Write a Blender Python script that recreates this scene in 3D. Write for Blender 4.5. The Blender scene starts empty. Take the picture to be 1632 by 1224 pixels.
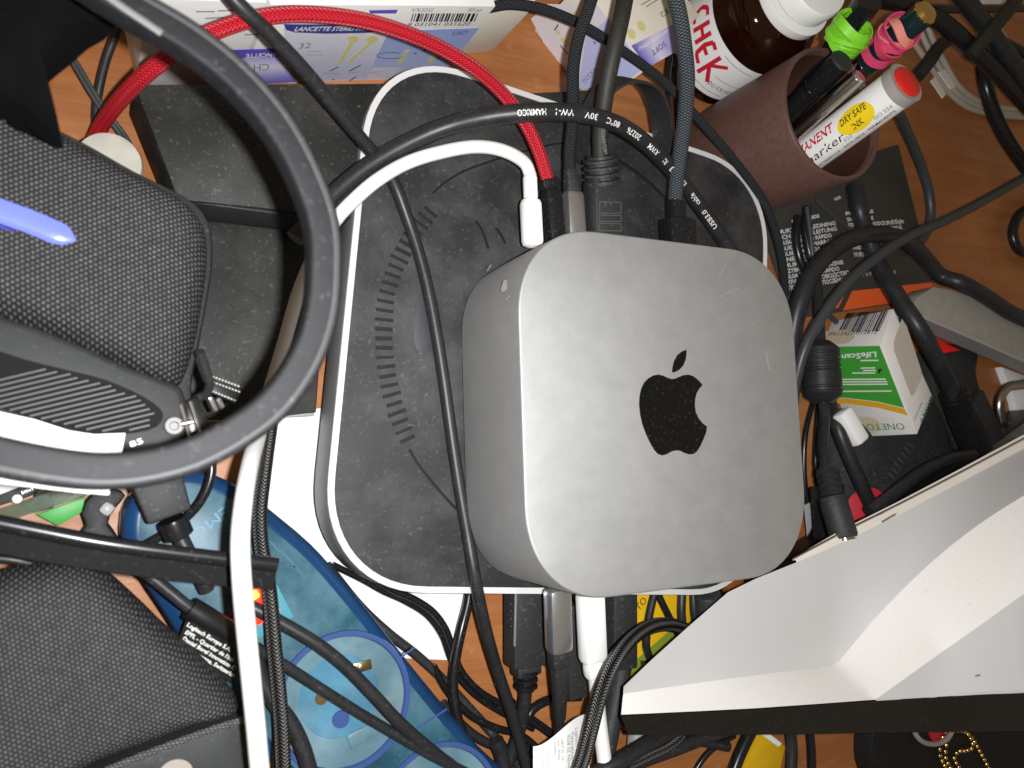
import bpy, bmesh, math, random
import numpy as np
from mathutils import Vector, Matrix, geometry

random.seed(7)
U = 0.01                                   # the script counts in centimetres
scene = bpy.context.scene
COL = scene.collection

# ------------------------------------------------------------------ camera
F_PX, CX, CY = 1256.0, 816.0, 612.0
RC = np.array([[0.8858570716770472, -0.03209698095599134, 0.4628466618365337],
               [-0.01559362120144667, 0.9949807586377497, 0.09884396247860262],
               [-0.46369611550835493, -0.09477907867328285, 0.8809102330591061]])
CAM = np.array([-18.634301952975235, -1.579393012927451, 30.900185259401304])
cd = bpy.data.cameras.new("camera")
cam = bpy.data.objects.new("camera", cd)
COL.objects.link(cam)
cd.sensor_width = 36.0
cd.lens = F_PX / 1632.0 * 36.0
cd.clip_start = 0.01
cd.clip_end = 20.0
m = np.eye(4)
m[:3, :3] = RC.T
m[:3, 3] = CAM * U
cam.matrix_world = Matrix(m.tolist())
scene.camera = cam
cd.dof.use_dof = True
cd.dof.focus_distance = 0.33
cd.dof.aperture_fstop = 17.0

# ------------------------------------------------------------------ light: the phone's flash and the dim warm room
w = bpy.data.worlds.new("World")
scene.world = w
w.use_nodes = True
w.node_tree.nodes["Background"].inputs[0].default_value = (1.0, 0.8, 0.56, 1)
w.node_tree.nodes["Background"].inputs[1].default_value = 0.17
fl = bpy.data.lights.new("camera_flash", 'AREA')
fl.shape = 'DISK'
fl.size = 0.006
fl.energy = 1.65
fl.color = (0.97, 0.985, 1.0)
flash = bpy.data.objects.new("camera_flash", fl)
COL.objects.link(flash)
m2 = m.copy()
m2[:3, 3] = (CAM + RC.T @ np.array([1.35, 0.1, 0.1])) * U
flash.matrix_world = Matrix(m2.tolist())
vs = scene.view_settings
vs.view_transform = 'Standard'
vs.look = 'None'
vs.exposure = 0.0
vs.gamma = 1.0
scene.render.engine = 'CYCLES'
scene.cycles.use_denoising = True
scene.cycles.max_bounces = 8

# ------------------------------------------------------------------ helpers: where things stand
Z = np.array([0.0, 0.0, 1.0])
A3 = lambda *p: np.array(p, float)


def ray(x, y):
    return RC.T @ np.array([(x - CX) / F_PX, -(y - CY) / F_PX, -1.0])


def at(x, y, z):
    d = ray(x, y)
    return CAM + d * (z - CAM[2]) / d[2]


def hit(x, y, pl):
    O, N = pl
    d = ray(x, y)
    return CAM + d * ((O - CAM) @ N) / (d @ N)


def lvl(z):
    return (A3(0, 0, z), Z)


def scale_at(p):
    return F_PX / -((RC @ (np.asarray(p) - CAM))[2])


def unit(v):
    v = np.asarray(v, float)
    return v / (np.linalg.norm(v) + 1e-12)


def plane3(a, b, c):
    n = unit(np.cross(b - a, c - a))
    if n @ (CAM - a) < 0:
        n = -n
    return (a, n)


# ------------------------------------------------------------------ helpers: geometry in world cm, (V, F, UV or None)
def from_bm(bm):
    bm.verts.index_update()
    V = [tuple(v.co) for v in bm.verts]
    F = [[v.index for v in f.verts] for f in bm.faces]
    bm.free()
    return (np.array(V), F, None)


def join(*gs):
    V, F, o = [], [], 0
    for g in gs:
        V.append(np.asarray(g[0]))
        F += [[i + o for i in f] for f in g[1]]
        o += len(g[0])
    return (np.concatenate(V), F, None)


def spline(P, step=0.12):
    P = [np.asarray(p, float) for p in P]
    if len(P) < 3:
        n = max(2, int(np.linalg.norm(P[1] - P[0]) / step))
        return np.array([P[0] + (P[1] - P[0]) * t for t in np.linspace(0, 1, n)])
    Q = [2 * P[0] - P[1]] + P + [2 * P[-1] - P[-2]]
    out = []
    for i in range(1, len(Q) - 2):
        p0, p1, p2, p3 = Q[i - 1], Q[i], Q[i + 1], Q[i + 2]
        d = [max(1e-3, np.linalg.norm(b - a)) ** 0.5 for a, b in ((p0, p1), (p1, p2), (p2, p3))]
        t0, t1 = 0, d[0]
        t2, t3 = t1 + d[1], t1 + d[1] + d[2]
        n = max(2, int(np.linalg.norm(p2 - p1) / step))
        for k in range(n):
            t = t1 + (t2 - t1) * k / n
            a1 = (t1 - t) / (t1 - t0) * p0 + (t - t0) / (t1 - t0) * p1
            a2 = (t2 - t) / (t2 - t1) * p1 + (t - t1) / (t2 - t1) * p2
            a3 = (t3 - t) / (t3 - t2) * p2 + (t - t2) / (t3 - t2) * p3
            b1 = (t2 - t) / (t2 - t0) * a1 + (t - t0) / (t2 - t0) * a2
            b2 = (t3 - t) / (t3 - t1) * a2 + (t - t1) / (t3 - t1) * a3
            out.append((t2 - t) / (t2 - t1) * b1 + (t - t1) / (t2 - t1) * b2)
    out.append(P[-1])
    return np.array(out)


def frames(S):
    T = np.gradient(S, axis=0)
    T /= np.linalg.norm(T, axis=1)[:, None] + 1e-12
    n = np.cross(T[0], Z)
    if np.linalg.norm(n) < 1e-3:
        n = np.cross(T[0], A3(1, 0, 0))
    n = unit(n)
    N = []
    for t in T:
        n = unit(n - t * (n @ t))
        N.append(n)
    N = np.array(N)
    return T, N, np.cross(T, N)


def sweep(S, prof, rad=1.0, caps=True, N=None):
    """prof: closed list of (a, b) in the cross plane; rad: scalar or per sample"""
    T, Nn, B = frames(S)
    if N is not None:
        Nn = np.array([unit(N - t * (N @ t)) for t in T])
        B = np.cross(T, Nn)
    prof = np.asarray(prof, float)
    k, n = len(prof), len(S)
    rad = np.broadcast_to(np.asarray(rad, float), (n,))
    V = (S[:, None, :] + rad[:, None, None] * (prof[None, :, 0, None] * Nn[:, None, :] + prof[None, :, 1, None] * B[:, None, :])).reshape(-1, 3)
    L = np.concatenate([[0], np.cumsum(np.linalg.norm(np.diff(S, axis=0), axis=1))])
    F, UV = [], []
    for i in range(n - 1):
        for j in range(k):
            j2 = (j + 1) % k
            F.append([i * k + j, (i + 1) * k + j, (i + 1) * k + j2, i * k + j2])
            UV.append([(L[i], j / k), (L[i + 1], j / k), (L[i + 1], (j + 1) / k), (L[i], (j + 1) / k)])
    if caps:
        F.append([j for j in range(k)])
        UV.append([(0, 0)] * k)
        F.append([(n - 1) * k + j for j in range(k - 1, -1, -1)])
        UV.append([(0, 0)] * k)
    return (V, F, UV)


def circle(k=14, a=1.0, b=1.0, e=1.0):
    out = []
    for i in range(k):
        t = 2 * math.pi * i / k
        c, s = math.cos(t), math.sin(t)
        out.append((a * math.copysign(abs(c) ** e, c), b * math.copysign(abs(s) ** e, s)))
    return out


def tube(P, r, k=14, step=0.12, caps=True):
    return sweep(spline(P, step), circle(k), r, caps)


def bar(A, B, wd, ht, bev=0.06, up=Z, seg=2, taper=1.0):
    """rounded box whose long axis runs A to B"""
    A, B = np.asarray(A, float), np.asarray(B, float)
    x = unit(B - A)
    y = unit(np.cross(up, x))
    z = np.cross(x, y)
    bm = bmesh.new()
    bmesh.ops.create_cube(bm, size=1.0)
    L = np.linalg.norm(B - A)
    for v in bm.verts:
        k = taper if v.co.x > 0 else 1.0
        v.co = Vector((v.co.x * L, v.co.y * wd * k, v.co.z * ht * k))
    if bev > 0:
        bmesh.ops.bevel(bm, geom=list(bm.edges), offset=min(bev, ht * 0.48, wd * 0.48, L * 0.48), segments=seg, profile=0.5, affect='EDGES', clamp_overlap=True)
    c = (A + B) / 2
    for v in bm.verts:
        v.co = Vector((c + x * v.co.x + y * v.co.y + z * v.co.z).tolist())
    return from_bm(bm)


def hexa(top, bot, bev=0.03, seg=2):
    bm = bmesh.new()
    t = [bm.verts.new(tuple(p)) for p in top]
    b = [bm.verts.new(tuple(p)) for p in bot]
    bm.faces.new(t)
    bm.faces.new(b[::-1])
    for i in range(4):
        j = (i + 1) % 4
        bm.faces.new([t[i], b[i], b[j], t[j]])
    bmesh.ops.recalc_face_normals(bm, faces=bm.faces)
    if bev:
        bmesh.ops.bevel(bm, geom=list(bm.edges), offset=bev, segments=seg, profile=0.5, affect='EDGES', clamp_overlap=True)
    return from_bm(bm)


def prism(poly, z0, z1, bev=0.0, seg=2, both=False):
    bm = bmesh.new()
    b = [bm.verts.new((p[0], p[1], z0)) for p in poly]
    t = [bm.verts.new((p[0], p[1], z1)) for p in poly]
    bm.faces.new(b[::-1])
    ft = bm.faces.new(t)
    n = len(poly)
    for i in range(n):
        j = (i + 1) % n
        bm.faces.new([b[i], b[j], t[j], t[i]])
    bmesh.ops.recalc_face_normals(bm, faces=bm.faces)
    if bev:
        ed = [e for e in bm.edges if all(v.co.z > z1 - 1e-6 for v in e.verts)]
        if both:
            ed += [e for e in bm.edges if all(v.co.z < z0 + 1e-6 for v in e.verts)]
        bmesh.ops.bevel(bm, geom=ed, offset=bev, segments=seg, profile=0.5, affect='EDGES', clamp_overlap=True)
    return from_bm(bm)


def pxpoly(pts, z):
    return [at(x, y, z)[:2] for x, y in pts]


def smooth_poly(pts, step=0.25):
    P = [A3(p[0], p[1], 0) for p in pts]
    S = spline(P + [P[0]], step)[:-1]
    return [(s[0], s[1]) for s in S]


def rrect(cx, cy, wx, wy, r, rot=0.0, n=10, e=1.0):
    out = []
    for qx, qy, a0 in ((1, 1, 0), (-1, 1, 90), (-1, -1, 180), (1, -1, 270)):
        for i in range(n + 1):
            a = math.radians(a0 + 90 * i / n)
            c, s = math.cos(a), math.sin(a)
            out.append((qx * (wx / 2 - r) + r * math.copysign(abs(c) ** e, c), qy * (wy / 2 - r) + r * math.copysign(abs(s) ** e, s)))
    c, s = math.cos(rot), math.sin(rot)
    return [(cx + c * x - s * y, cy + s * x + c * y) for x, y in out]


def pillow(poly, z0, z1, rings=9, p=0.55):
    poly = np.asarray(poly)
    c = poly.mean(axis=0)
    n = len(poly)
    V, F, UV = [], [], []
    for k in range(rings):
        th = math.pi / 2 * k / rings
        s, h = math.cos(th) ** p, math.sin(th)
        for q in poly:
            V.append((*(c + (q - c) * s), z0 + (z1 - z0) * h))
    V.append((*c, z1))
    for k in range(rings - 1):
        for i in range(n):
            j = (i + 1) % n
            F.append([k * n + i, k * n + j, (k + 1) * n + j, (k + 1) * n + i])
    for i in range(n):
        F.append([(rings - 1) * n + i, (rings - 1) * n + (i + 1) % n, len(V) - 1])
    UV = [[(V[i][0], V[i][1]) for i in f] for f in F]
    return (np.array(V), F, UV)


def lathe(prof, O, ax=Z, n=32, cap0=True, cap1=True):
    O, ax = np.asarray(O, float), unit(ax)
    a = unit(np.cross(ax, A3(0.3, 1, 0.2)))
    b = np.cross(ax, a)
    V, F, UV = [], [], []
    k = len(prof)
    for r, h in prof:
        for i in range(n):
            t = 2 * math.pi * i / n
            V.append(O + ax * h + r * (math.cos(t) * a + math.sin(t) * b))
    for q in range(k - 1):
        for i in range(n):
            j = (i + 1) % n
            F.append([q * n + i, q * n + j, (q + 1) * n + j, (q + 1) * n + i])
            UV.append([(i / n, q), ((i + 1) / n, q), ((i + 1) / n, q + 1), (i / n, q + 1)])
    if cap0:
        F.append([i for i in range(n)][::-1])
        UV.append([(0, 0)] * n)
    if cap1:
        F.append([(k - 1) * n + i for i in range(n)])
        UV.append([(0, 0)] * n)
    return (np.array(V), F, UV)


def poly_print(pts, pl, off=0.012):
    """thin printed patch, pixel corners cast on the plane of the face it is printed on"""
    P = [hit(x, y, pl) + pl[1] * off for x, y in pts]
    return flat(P, pl[1])


def flat(P, n, th=0.008):
    k = len(P)
    P = np.array(P)
    area = sum(np.cross(P[i] - P[0], P[(i + 1) % k] - P[0]) @ n for i in range(k))
    if area < 0:
        P = P[::-1]
    V = np.concatenate([P, P - n * th])
    F = [list(range(k)), list(range(2 * k - 1, k - 1, -1))]
    for i in range(k):
        j = (i + 1) % k
        F.append([i, i + k, j + k, j])
    uv = [[(0, 0)] * len(f) for f in F]
    if k == 4:
        uv[0] = [(0, 0), (1, 0), (1, 1), (0, 1)] if area > 0 else [(0, 1), (1, 1), (1, 0), (0, 0)]
    return (V, F, uv)


def thick_print(pts_px, pl, wpx=2.0, off=0.014):
    """thin printed strokes through pixel polylines"""
    out = []
    for line in pts_px:
        Q = [hit(x, y, pl) + pl[1] * off for x, y in line]
        for a, b in zip(Q[:-1], Q[1:]):
            hw = wpx / 2 / scale_at(a)
            s = unit(np.cross(pl[1], b - a)) * hw
            out.append(flat([a - s, b - s, b + s, a + s], pl[1]))
    return join(*out)


def ellipse_px(cx, cy, rx, ry, n=24, rot=0):
    c, s = math.cos(rot), math.sin(rot)
    return [(cx + c * rx * math.cos(t) - s * ry * math.sin(t), cy + s * rx * math.cos(t) + c * ry * math.sin(t)) for t in np.linspace(0, 2 * math.pi, n, endpoint=False)]


# ------------------------------------------------------------------ helpers: lettering
_tcache = {}


def text_geo(s, bold=0.0, shear=0.0):
    key = (s, bold, shear)
    if key not in _tcache:
        cu = bpy.data.curves.new("t", 'FONT')
        cu.body = s
        cu.resolution_u = 2
        cu.offset = bold
        cu.shear = shear
        o = bpy.data.objects.new("t", cu)
        me = bpy.data.meshes.new_from_object(o)
        V = np.array([tuple(v.co) for v in me.vertices]) if len(me.vertices) else np.zeros((0, 3))
        F = [list(p.vertices) for p in me.polygons]
        bpy.data.objects.remove(o)
        bpy.data.curves.remove(cu)
        bpy.data.meshes.remove(me)
        if len(V):
            V[:, 0] -= V[:, 0].min()
        _tcache[key] = (V, F)
    return _tcache[key]


def text_on(s, A, B, hpx, pl, up=(0, -1), bold=0.0, shear=0.0, off=0.016):
    """lettering on a plane: baseline from pixel A to pixel B, capitals hpx tall"""
    V, F = text_geo(s, bold, shear)
    if not len(V):
        return None
    a, b = hit(*A, pl), hit(*B, pl)
    x = b - a
    wd = np.linalg.norm(x)
    x /= wd
    y = np.cross(pl[1], x)
    c = hit(A[0] + up[0] * hpx, A[1] + up[1] * hpx, pl) - a
    h = c @ y
    sx = wd / V[:, 0].max()
    sy = h / 0.72
    W = a + pl[1] * off + V[:, :1] * sx * x + V[:, 1:2] * sy * y
    if sy < 0:
        F = [f[::-1] for f in F]
    return (W, F, None)


def text_tube(s, S, r, s0, h, bold=0.0, shear=0.0, flip=1, shift=0.0, width=None, ref=None):
    """lettering that follows a tube, on its side facing the lens"""
    V, F = text_geo(s, bold, shear)
    T = np.gradient(S, axis=0)
    T /= np.linalg.norm(T, axis=1)[:, None]
    L = np.concatenate([[0], np.cumsum(np.linalg.norm(np.diff(S, axis=0), axis=1))])
    k = h / 0.72
    kx = width / V[:, 0].max() if width else k
    W = []
    for v in V:
        d = s0 + v[0] * kx
        p = np.array([np.interp(d, L, S[:, i]) for i in range(3)])
        t = unit(np.array([np.interp(d, L, T[:, i]) for i in range(3)]))
        n = (CAM if ref is None else ref) - p
        n = unit(n - t * (n @ t))
        b = np.cross(n, t)
        a = (v[1] * k + shift) / r * flip
        W.append(p + (r * 1.012 + 0.004) * (math.cos(a) * n + math.sin(a) * b))
    return (np.array(W), F, None)


# ------------------------------------------------------------------ helpers: objects
ORG = {}


def mesh(name, g, mat):
    V, F, UV = g if len(g) == 3 else (*g, None)
    me = bpy.data.meshes.new(name)
    me.from_pydata((np.asarray(V) * U).tolist(), [], [list(f) for f in F])
    if UV is not None:
        uvl = me.uv_layers.new(name="uv")
        uvl.data.foreach_set("uv", [c for f in UV for p in f for c in p])
    me.polygons.foreach_set("use_smooth", [True] * len(me.polygons))
    me.set_sharp_from_angle(angle=math.radians(40))
    me.materials.append(mat)
    return me


def thing(name, label, cat, loc, group=None):
    o = bpy.data.objects.new(name, None)
    COL.objects.link(o)
    o.empty_display_size = 0.01
    o.location = tuple(np.asarray(loc, float) * U)
    ORG[o.name] = np.asarray(loc, float)
    o["label"], o["category"] = label, cat
    if group:
        o["group"] = group
    return o


def put(name, g, mat, parent=None, label=None, cat=None, group=None, kind=None):
    if g is None:
        return None
    V = np.asarray(g[0])
    if parent is not None:
        org = ORG[parent.name]
    else:
        org = A3((V[:, 0].min() + V[:, 0].max()) / 2, (V[:, 1].min() + V[:, 1].max()) / 2, V[:, 2].min())
    me = mesh(name, (V - org, *g[1:]), mat)
    o = bpy.data.objects.new(name, me)
    COL.objects.link(o)
    if parent is not None:
        o.parent = parent
    else:
        o.location = tuple(org * U)
    ORG[o.name] = org
    if label:
        o["label"] = label
    if cat:
        o["category"] = cat
    if group:
        o["group"] = group
    if kind:
        o["kind"] = kind
    return o


# ------------------------------------------------------------------ materials
def hexc(h):
    c = [int(h[i:i + 2], 16) / 255 for i in (1, 3, 5)]
    return tuple(x / 12.92 if x <= 0.04045 else ((x + 0.055) / 1.055) ** 2.4 for x in c)


class NT:
    def __init__(s, mat):
        s.t = mat.node_tree
        s.b = s.t.nodes["Principled BSDF"]

    def n(s, typ, **kw):
        nd = s.t.nodes.new(typ)
        for k, v in kw.items():
            setattr(nd, k, v)
        return nd

    def set(s, inp, v):
        if hasattr(v, "is_output") or isinstance(v, bpy.types.NodeSocket):
            s.t.links.new(v, inp)
        else:
            inp.default_value = v

    def math(s, op, a, b=0.0, clamp=False):
        nd = s.n('ShaderNodeMath', operation=op)
        nd.use_clamp = clamp
        s.set(nd.inputs[0], a)
        s.set(nd.inputs[1], b)
        return nd.outputs[0]

    def obj(s):
        return s.n('ShaderNodeTexCoord').outputs['Object']

    def uv(s):
        sp = s.n('ShaderNodeSeparateXYZ')
        s.t.links.new(s.n('ShaderNodeTexCoord').outputs['UV'], sp.inputs[0])
        return sp.outputs[0], sp.outputs[1]

    def noise(s, per_cm, detail=3.0, rough=0.55, vec=None, stretch=None):
        nd = s.n('ShaderNodeTexNoise')
        nd.inputs['Scale'].default_value = per_cm * 100
        nd.inputs['Detail'].default_value = detail
        nd.inputs['Roughness'].default_value = rough
        v = vec or s.obj()
        if stretch:
            mp = s.n('ShaderNodeMapping')
            mp.inputs['Scale'].default_value = stretch[:3]
            if len(stretch) > 3:
                mp.inputs['Rotation'].default_value = (0, 0, stretch[3])
            s.t.links.new(v, mp.inputs['Vector'])
            v = mp.outputs[0]
        s.t.links.new(v, nd.inputs['Vector'])
        return nd.outputs['Fac']

    def ramp(s, f, stops):
        nd = s.n('ShaderNodeValToRGB')
        e = nd.color_ramp.elements
        while len(e) < len(stops):
            e.new(0.5)
        for el, (p, c) in zip(e, stops):
            el.position = p
            el.color = (c, c, c, 1) if isinstance(c, (int, float)) else (*c, 1)
        s.set(nd.inputs[0], f)
        return nd.outputs[0]

    def mix(s, f, a, b):
        nd = s.n('ShaderNodeMix', data_type='RGBA')
        s.set(nd.inputs[0], f)
        s.set(nd.inputs[6], (*a, 1) if isinstance(a, tuple) else a)
        s.set(nd.inputs[7], (*b, 1) if isinstance(b, tuple) else b)
        return nd.outputs[2]

    def bump(s, h, strength, dist=0.0005):
        nd = s.n('ShaderNodeBump')
        nd.inputs['Strength'].default_value = strength
        nd.inputs['Distance'].default_value = dist
        s.set(nd.inputs['Height'], h)
        s.t.links.new(nd.outputs[0], s.b.inputs['Normal'])


def M(name, c, rough=0.5, metal=0.0, dust=0.0, dustc=(0.22, 0.21, 0.19), patch=0.0, var=0.0, vs=1.5, bump=0.0, bs=12.0, spec=0.5, coat=0.0, trans=0.0, ior=1.45, emit=None, es=1.0, sheen=0.0, rvar=0.0):
    mt = bpy.data.materials.new(name)
    mt.use_nodes = True
    t = NT(mt)
    b = t.b
    if isinstance(c, str):
        c = hexc(c)
    b.inputs['Roughness'].default_value = rough
    b.inputs['Metallic'].default_value = metal
    b.inputs['Specular IOR Level'].default_value = spec
    b.inputs['Coat Weight'].default_value = coat
    b.inputs['Coat Roughness'].default_value = 0.15
    b.inputs['Transmission Weight'].default_value = trans
    b.inputs['IOR'].default_value = ior
    if sheen:
        b.inputs['Sheen Weight'].default_value = sheen
    col = (*c, 1)
    if var:
        f = t.noise(vs, 4)
        lo = tuple(x * (1 - var) for x in c)
        hi = tuple(min(1, x * (1 + var)) for x in c)
        col = t.mix(t.ramp(f, [(0.3, 0.0), (0.7, 1.0)]), lo, hi)
    if patch:
        f = t.math('MULTIPLY', t.ramp(t.noise(0.35, 5, 0.65), [(0.42, 0.0), (0.72, 1.0)]), patch)
        col = t.mix(f, col if not isinstance(col, tuple) else c, dustc)
    if dust:
        a = t.ramp(t.noise(7.0, 2.5, 0.6), [(0.60, 0.0), (0.72, 1.0)])
        k = t.ramp(t.noise(0.6, 3), [(0.3, 0.25), (0.7, 1.0)])
        f = t.math('MULTIPLY', t.math('MULTIPLY', a, k), dust)
        sp = t.ramp(t.noise(16.0, 1.0, 0.5), [(0.76, 0.0), (0.80, 1.0)])
        f = t.math('MAXIMUM', f, t.math('MULTIPLY', sp, min(1.0, dust * 2)))
        col = t.mix(f, col if not isinstance(col, tuple) else c, dustc)
    t.set(b.inputs['Base Color'], col)
    if rvar:
        t.set(b.inputs['Roughness'], t.math('ADD', t.math('MULTIPLY', t.noise(1.2, 4), rvar), rough - rvar / 2))
    if bump:
        t.bump(t.noise(bs, 3), bump)
    if emit:
        b.inputs['Emission Color'].default_value = (*(hexc(emit) if isinstance(emit, str) else emit), 1)
        b.inputs['Emission Strength'].default_value = es
    return mt


def braid(name, c1, c2, nu=7.0, nv=10.0, rough=0.55, strength=0.8, spec=0.4):
    """woven sleeve on a tube: two families of diagonal threads"""
    mt = M(name, c1, rough, spec=spec)
    t = NT(mt)
    u, v = t.uv()
    a = t.math('ADD', t.math('MULTIPLY', u, nu), t.math('MULTIPLY', v, nv))
    b = t.math('SUBTRACT', t.math('MULTIPLY', u, nu), t.math('MULTIPLY', v, nv))
    sa = t.math('ABSOLUTE', t.math('SINE', t.math('MULTIPLY', a, math.pi)))
    sb = t.math('ABSOLUTE', t.math('SINE', t.math('MULTIPLY', b, math.pi)))
    h = t.math('MULTIPLY', sa, sb)
    f = t.ramp(h, [(0.15, 0.0), (0.75, 1.0)])
    t.set(t.b.inputs['Base Color'], t.mix(f, hexc(c1), hexc(c2)))
    t.bump(h, strength, 0.0006)
    return mt


def chain_braid(name, c1, c2, nu=6.0, nv=7.0, rough=0.4, lo=0.1, hi=0.8):
    """herringbone sleeve: ribs along the cable with slanted stitches"""
    mt = M(name, c1, rough)
    t = NT(mt)
    u, v = t.uv()
    vv = t.math('MULTIPLY', v, nv)
    tri = t.math('ABSOLUTE', t.math('SUBTRACT', t.math('FRACT', vv), 0.5))
    s = t.math('ADD', t.math('MULTIPLY', u, nu), t.math('MULTIPLY', tri, 2.4))
    st = t.math('ABSOLUTE', t.math('SINE', t.math('MULTIPLY', s, math.pi)))
    rib = t.math('SUBTRACT', 1.0, t.math('MULTIPLY', tri, 1.2))
    h = t.math('MULTIPLY', st, rib)
    f = t.ramp(h, [(lo, 0.0), (hi, 1.0)])
    t.set(t.b.inputs['Base Color'], t.mix(f, hexc(c1), hexc(c2)))
    t.bump(h, 0.8, 0.0007)
    return mt


def knit(name, c1, c2, per_cm, ang=0.0, strength=1.0, lo=0.1, hi=0.8, dist=0.0012, rough=0.8):
    """raised nubs of a woven or mesh fabric, laid out by the uv map (cm)"""
    mt = M(name, c1, rough, spec=0.2)
    t = NT(mt)
    u, v = t.uv()
    c, s = math.cos(ang), math.sin(ang)
    p = t.math('ADD', t.math('MULTIPLY', u, c * per_cm), t.math('MULTIPLY', v, s * per_cm))
    q = t.math('ADD', t.math('MULTIPLY', u, -s * per_cm), t.math('MULTIPLY', v, c * per_cm))
    wob = t.noise(1.5, 2)
    p = t.math('ADD', p, t.math('MULTIPLY', wob, 0.6))
    row = t.math('MULTIPLY', t.math('FLOOR', q), 0.5)
    cx = t.math('SINE', t.math('MULTIPLY', t.math('ADD', p, row), math.pi))
    cy = t.math('SINE', t.math('MULTIPLY', q, math.pi))
    h = t.math('MULTIPLY', t.math('ABSOLUTE', cx), t.math('ABSOLUTE', cy))
    tw = t.noise(5.0, 2, 0.7)
    f = t.math('MULTIPLY', t.ramp(h, [(lo, 0.0), (hi, 1.0)]), t.ramp(tw, [(0.25, 0.35), (0.75, 1.0)]))
    t.set(t.b.inputs['Base Color'], t.mix(f, hexc(c1), hexc(c2)))
    t.bump(h, strength, dist)
    return mt


def wood():
    mt = M("wood", '#b06a34', 0.45)
    t = NT(mt)
    ob = t.obj()
    g = t.noise(0.9, 6, 0.6, ob, (0.12, 1.6, 1.0, 0.12))
    g2 = t.noise(6.0, 4, 0.6, ob, (0.06, 1.8, 1.0, 0.12))
    big = t.noise(0.08, 4, 0.6, ob)
    f = t.math('ADD', t.math('MULTIPLY', g, 0.6), t.math('MULTIPLY', g2, 0.4))
    c = t.ramp(f, [(0.3, hexc('#945a30')), (0.5, hexc('#ad6f3e')), (0.72, hexc('#bd804c'))])
    c = t.mix(t.math('MULTIPLY', t.ramp(big, [(0.35, 0.0), (0.65, 1.0)]), 0.5), c, hexc('#713c22'))
    sm = t.math('MULTIPLY', t.ramp(t.noise(1.1, 5, 0.7, ob), [(0.62, 0.0), (0.78, 1.0)]), 0.28)
    c = t.mix(sm, c, (0.5, 0.42, 0.36))
    t.set(t.b.inputs['Base Color'], c)
    t.set(t.b.inputs['Roughness'], t.ramp(t.noise(0.5, 5, 0.65, ob), [(0.3, 0.3), (0.7, 0.55)]))
    t.bump(g2, 0.08)
    return mt


def ramp_uv(name, stops, rough=0.4, axis=1):
    mt = M(name, '#ffffff', rough)
    t = NT(mt)
    t.set(t.b.inputs['Base Color'], t.ramp(t.uv()[axis], [(p, hexc(c)) for p, c in stops]))
    return mt


WOOD = wood()
BLK = M("black_cable_rubber", '#262628', 0.42, dust=0.25, var=0.2)
BLKG = M("black_gloss_plastic", '#1a1a1c', 0.26, dust=0.2)
BLKM = M("black_matte_plastic", '#2a2a2b', 0.6, dust=0.45, bump=0.15, bs=25)
BLKD = M("dusty_black_lid", '#191917', 0.62, dust=0.55, patch=0.2, bump=0.1, bs=20, dustc=(0.17, 0.16, 0.14))
DOCKB = M("dock_black_rubber", '#242425', 0.62, dust=0.4, patch=0.26, bump=0.08, bs=20, dustc=(0.19, 0.185, 0.175))
OLIVE = M("olive_black_sleeve", '#26251f', 0.6, dust=0.2)
GREYC = M("grey_cable", '#3a3d3f', 0.4)
WHT = M("white_cable", '#e8e6e2', 0.4, var=0.03)
WHTP = M("white_plastic", '#efedea', 0.35)
OFFW = M("off_white_cable", '#a8a093', 0.5)
ALU = M("space_grey_aluminium", (0.46, 0.461, 0.457), 0.68, metal=0.86, dust=0.3, patch=0.18, dustc=(0.6, 0.58, 0.53), var=0.05, bump=0.05, bs=60)
ALU2 = M("dock_aluminium", (0.30, 0.30, 0.30), 0.5, metal=0.5, var=0.05)
RIM = M("polished_rim", (0.85, 0.84, 0.83), 0.3, metal=0.3)
LOGO = M("glossy_black_mark", '#0d0d0c', 0.14, dust=0.25, dustc=(0.16, 0.15, 0.14))
SILV = M("brushed_silver", (0.62, 0.62, 0.63), 0.28, metal=0.9)
CHROME = M("chrome", (0.75, 0.74, 0.72), 0.12, metal=1.0)
STEEL = M("dark_steel", (0.5, 0.48, 0.45), 0.25, metal=1.0)
GOLD = M("gold_metal", (0.83, 0.58, 0.2), 0.2, metal=1.0)
REDB = chain_braid("red_braid", '#8e0f18', '#d8283a', 7.0, 9.0)
BLKB = chain_braid("black_white_braid", '#0b0b0c', '#8a8884', 9.0, 6.0, lo=0.5, hi=1.0)
GRYB = braid("grey_braid", '#1d2022', '#5d646a', 9.0, 9.0)
DGB = braid("dark_braid", '#141617', '#33383c', 9.0, 9.0)
CARD = M("white_card", '#dedad6', 0.5, var=0.03)
CREAM = M("cream_card", '#d8d0c0', 0.55, var=0.03)
LAVC = M("lavender_card", '#cfcad8', 0.5)
VIOL = M("violet_ink", '#5b52b4', 0.45)
VIOL2 = M("dark_violet_ink", '#3b3f8c', 0.45)
INKG = M("grey_ink", '#77757a', 0.6)
INKB = M("black_ink", '#161616', 0.5)
INKN = M("navy_ink", '#2f3560', 0.5)
WINK = M("white_ink", '#e6e3df', 0.5)
YELP = M("pale_yellow_ink", '#cfc48a', 0.5)
RED = M("red_plastic", '#d8241f', 0.35)
REDI = M("red_ink", '#c62033', 0.5)
AMBER = M("amber_glass", '#3d1806', 0.05, trans=0.75, ior=1.5)
BROWN = M("brown_fibre", '#5b4039', 0.5, var=0.14, vs=4.0, bump=0.15, bs=10, dust=0.12)
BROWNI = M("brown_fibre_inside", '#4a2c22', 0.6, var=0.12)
TEAL = M("dark_teal_plastic", '#142a2c', 0.22)
LIME = M("lime_rubber", '#7dcf2a', 0.5, var=0.1, vs=4)
PINK = M("pink_rubber", '#d9486d', 0.5, var=0.08, vs=4)
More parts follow.
